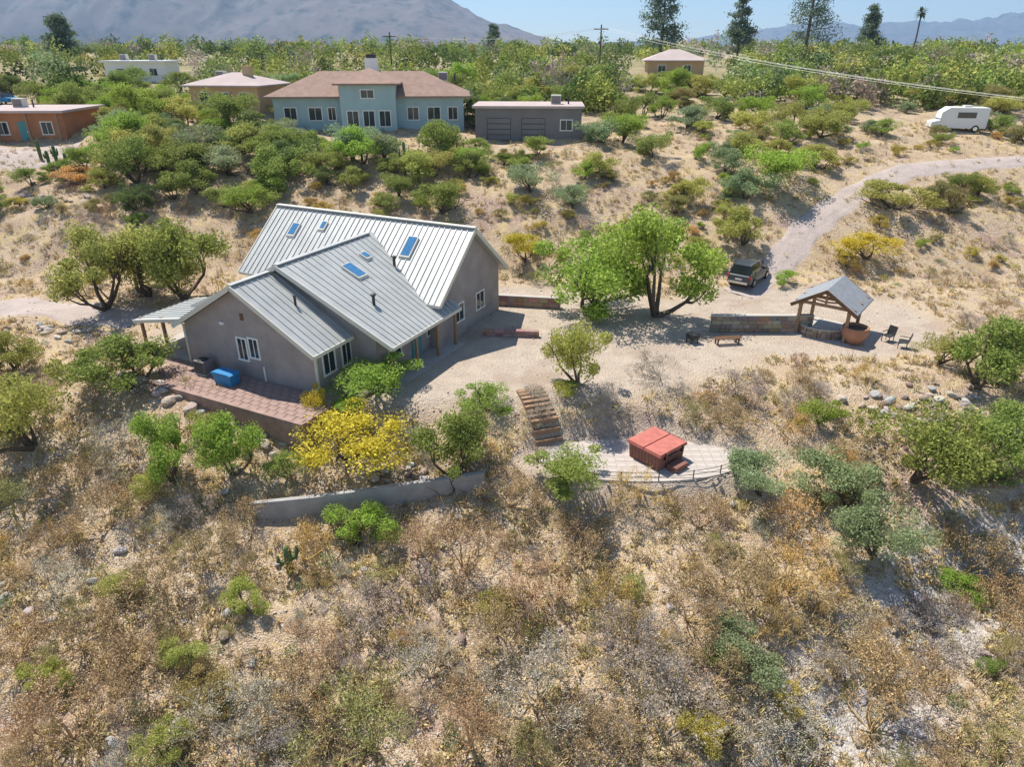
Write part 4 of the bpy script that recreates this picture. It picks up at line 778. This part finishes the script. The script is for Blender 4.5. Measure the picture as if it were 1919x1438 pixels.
for k in range(4): b_ = rock_v(30 + k, 1); pt.append((np.array([v.co[:] for v in b_.vertices]), np.array([p.vertices[:] for p in b_.polygons]))); bpy.data.meshes.remove(b_)
it = []; NP = 6500; xs = RNG.uniform(-1, 1, NP); ysd = 11 + 45 * RNG.random(NP) ** 1.3; xs = xs * (ysd * .85 + 3); zs = gz(xs, ysd)
for x, y, z in zip(xs, ysd, zs):
    if abs(y - 42) < 9 and rs.random() < .75 and -20 < x < 28: continue
    V, Fq = pt[rs.randrange(4)]; s_ = rs.uniform(.03, .09) ; a = rs.uniform(0, 6.28); c, q = math.cos(a) * s_, math.sin(a) * s_; it.append((np.c_[V[:, 0] * c - V[:, 1] * q + x, V[:, 0] * q + V[:, 1] * c + y, V[:, 2] * s_ + z + s_ * .2], Fq, rs.choice(RT)))
Vs, Fs, Cs = [], [], []; off = 0
for (V, Fq, c) in it: Vs.append(V); Fs.append(Fq + off); Cs.append(np.broadcast_to(np.array(c), (len(V), 3))); off += len(V)
stuff(link('gravel', npmesh('gravel', np.concatenate(Vs), np.concatenate(Fs), M['pebble'], k=3, attr={'tone': np.concatenate(Cs)})))
# pines, palm, cacti
def pine(px_, py_, hpx, wpx, label, seed):
    x, y, z = gnd(px_, py_); s = px_m(y, z); H_ = hpx * s; W_ = wpx * s / 2; rg = np.random.default_rng(seed); t = thing('pine_tree', label, 'tree', (x, y, z))
    MB().tube([(0, 0, -.5), (0.1, 0, H_ * .5), (0, 0, H_ * .97)], [H_ * .022, H_ * .014, .03], 7).build('trunk', M['bark'], t); C = []
    lim = MB()
    for k in range(60):
        f = rg.uniform(.14, .99); a = rg.uniform(0, 6.28); L_ = W_ * (1.08 - f) ** .65 * rg.uniform(.55, 1.1); e = np.array([math.cos(a) * L_, math.sin(a) * L_, H_ * f + L_ * .15]); lim.tube([(0, 0, H_ * f - .1), e], [.06, .02], 4)
        nn = 120; u = rg.uniform(.3, 1.05, nn); C.append(np.array([0, 0, H_ * f]) + u[:, None] * (e - np.array([0, 0, H_ * f])) + rg.normal(size=(nn, 3)) * np.array([.28, .28, .2]) * (W_ * .38))
    stuff(lim.build('branches', M['bark'], t)); V, Fq = leaves(np.concatenate(C), .3, rg=rg, aspect=.4); o = link('crown', npmesh('crown', V, Fq, M['leaf']), t); o.color = (.17, .22, .14, 1)
pine(1236, 118, 145, 105, 'broad dark pine next to the small distant house', 1); pine(1380, 112, 110, 70, 'slim dark pine left of the tallest pine', 2); pine(1505, 114, 165, 115, 'tallest dark pine on the hilltop', 3); pine(1622, 106, 82, 55, 'short dark pine near the palm', 4); pine(128, 128, 85, 80, 'rounded dark green pine above the white house', 5); pine(925, 104, 50, 40, 'small dark pine under the mountain ridge', 6)
x, y, z = gnd(1706, 112); s = px_m(y, z); hp = 78 * s; pl = thing('palm_tree', 'tall thin fan palm on the hilltop skyline', 'tree', (x, y, z)); MB().tube([(0, 0, -.5), (.2, 0, hp * .5), (.1, 0, hp)], [.28, .2, .17], 8).build('trunk', M['bark'], pl)
fr = MB()
for k in range(34):
    a = k * 2.4; e = R(-50 + 115 * (k % 7) / 6); d = np.array([math.cos(a) * math.cos(e), math.sin(a) * math.cos(e), math.sin(e)]); sd = np.array([-math.sin(a), math.cos(a), 0]); o_ = np.array([.1, 0, hp]); p1_ = o_ + d * .9; p2_ = o_ + d * 1.9 + np.array([0, 0, -.35])
    fr.add([o_, p1_ - sd * .35, p2_, p1_ + sd * .35], [(0, 1, 2, 3)])
o = fr.build('frond', M['leaf'], pl); o.color = (.1, .13, .05, 1)
def cactus(px_, py_, hm, label, grp=None, arms=1):
    x, y, z = gnd(px_, py_); c = thing('columnar_cactus', label, 'cactus', (x, y, z), rs.uniform(0, 6), grp)
    MB().tube([(0, 0, -.2), (0, 0, hm * .5), (0, 0, hm * .94), (0, 0, hm)], [.15, .18, .15, .05], 10).build('stem', M['cactus'], c, True)
    for k in range(arms): s_ = 1 if k % 2 else -1; MB().tube([(0, 0, hm * .45), (s_ * .35, 0, hm * .47), (s_ * .45, 0, hm * .6), (s_ * .45, 0, hm * .82)], [.09, .1, .1, .05], 8).build('arm', M['cactus'], c, True)
for k, (a, b_) in enumerate([(78, 300), (92, 306), (108, 308), (126, 310), (205, 306), (228, 308)]): cactus(a, b_, rs.uniform(1.2, 2.0), 'small columnar cactus lining the bare dirt lot', 'cacti lining the dirt lot', k % 3)
cactus(760, 330, 3.2, 'tall columnar cactus in the green hillside scrub', None, 2); cactus(545, 1075, 1.5, 'small armed cactus on the slope below the retaining wall', None, 2)
strip('dirt_lot', LOT, 8.5, M['dirt'], .07)

# the air: haze over the whole valley, mountains included
hz = bpy.data.materials.new('haze'); hz.use_nodes = True; hn = hz.node_tree.nodes; hn.remove(hn['Principled BSDF']); pvn = hn.new('ShaderNodeVolumePrincipled'); pvn.inputs['Density'].default_value = 1.2e-4; pvn.inputs['Color'].default_value = (.45, .7, 1, 1); pvn.inputs['Anisotropy'].default_value = .2
hz.node_tree.links.new(pvn.outputs[0], hn['Material Output'].inputs['Volume'])
stuff(MB().box(-9050, 9550, -45, 12050, -14, 1150).build('haze', hz))
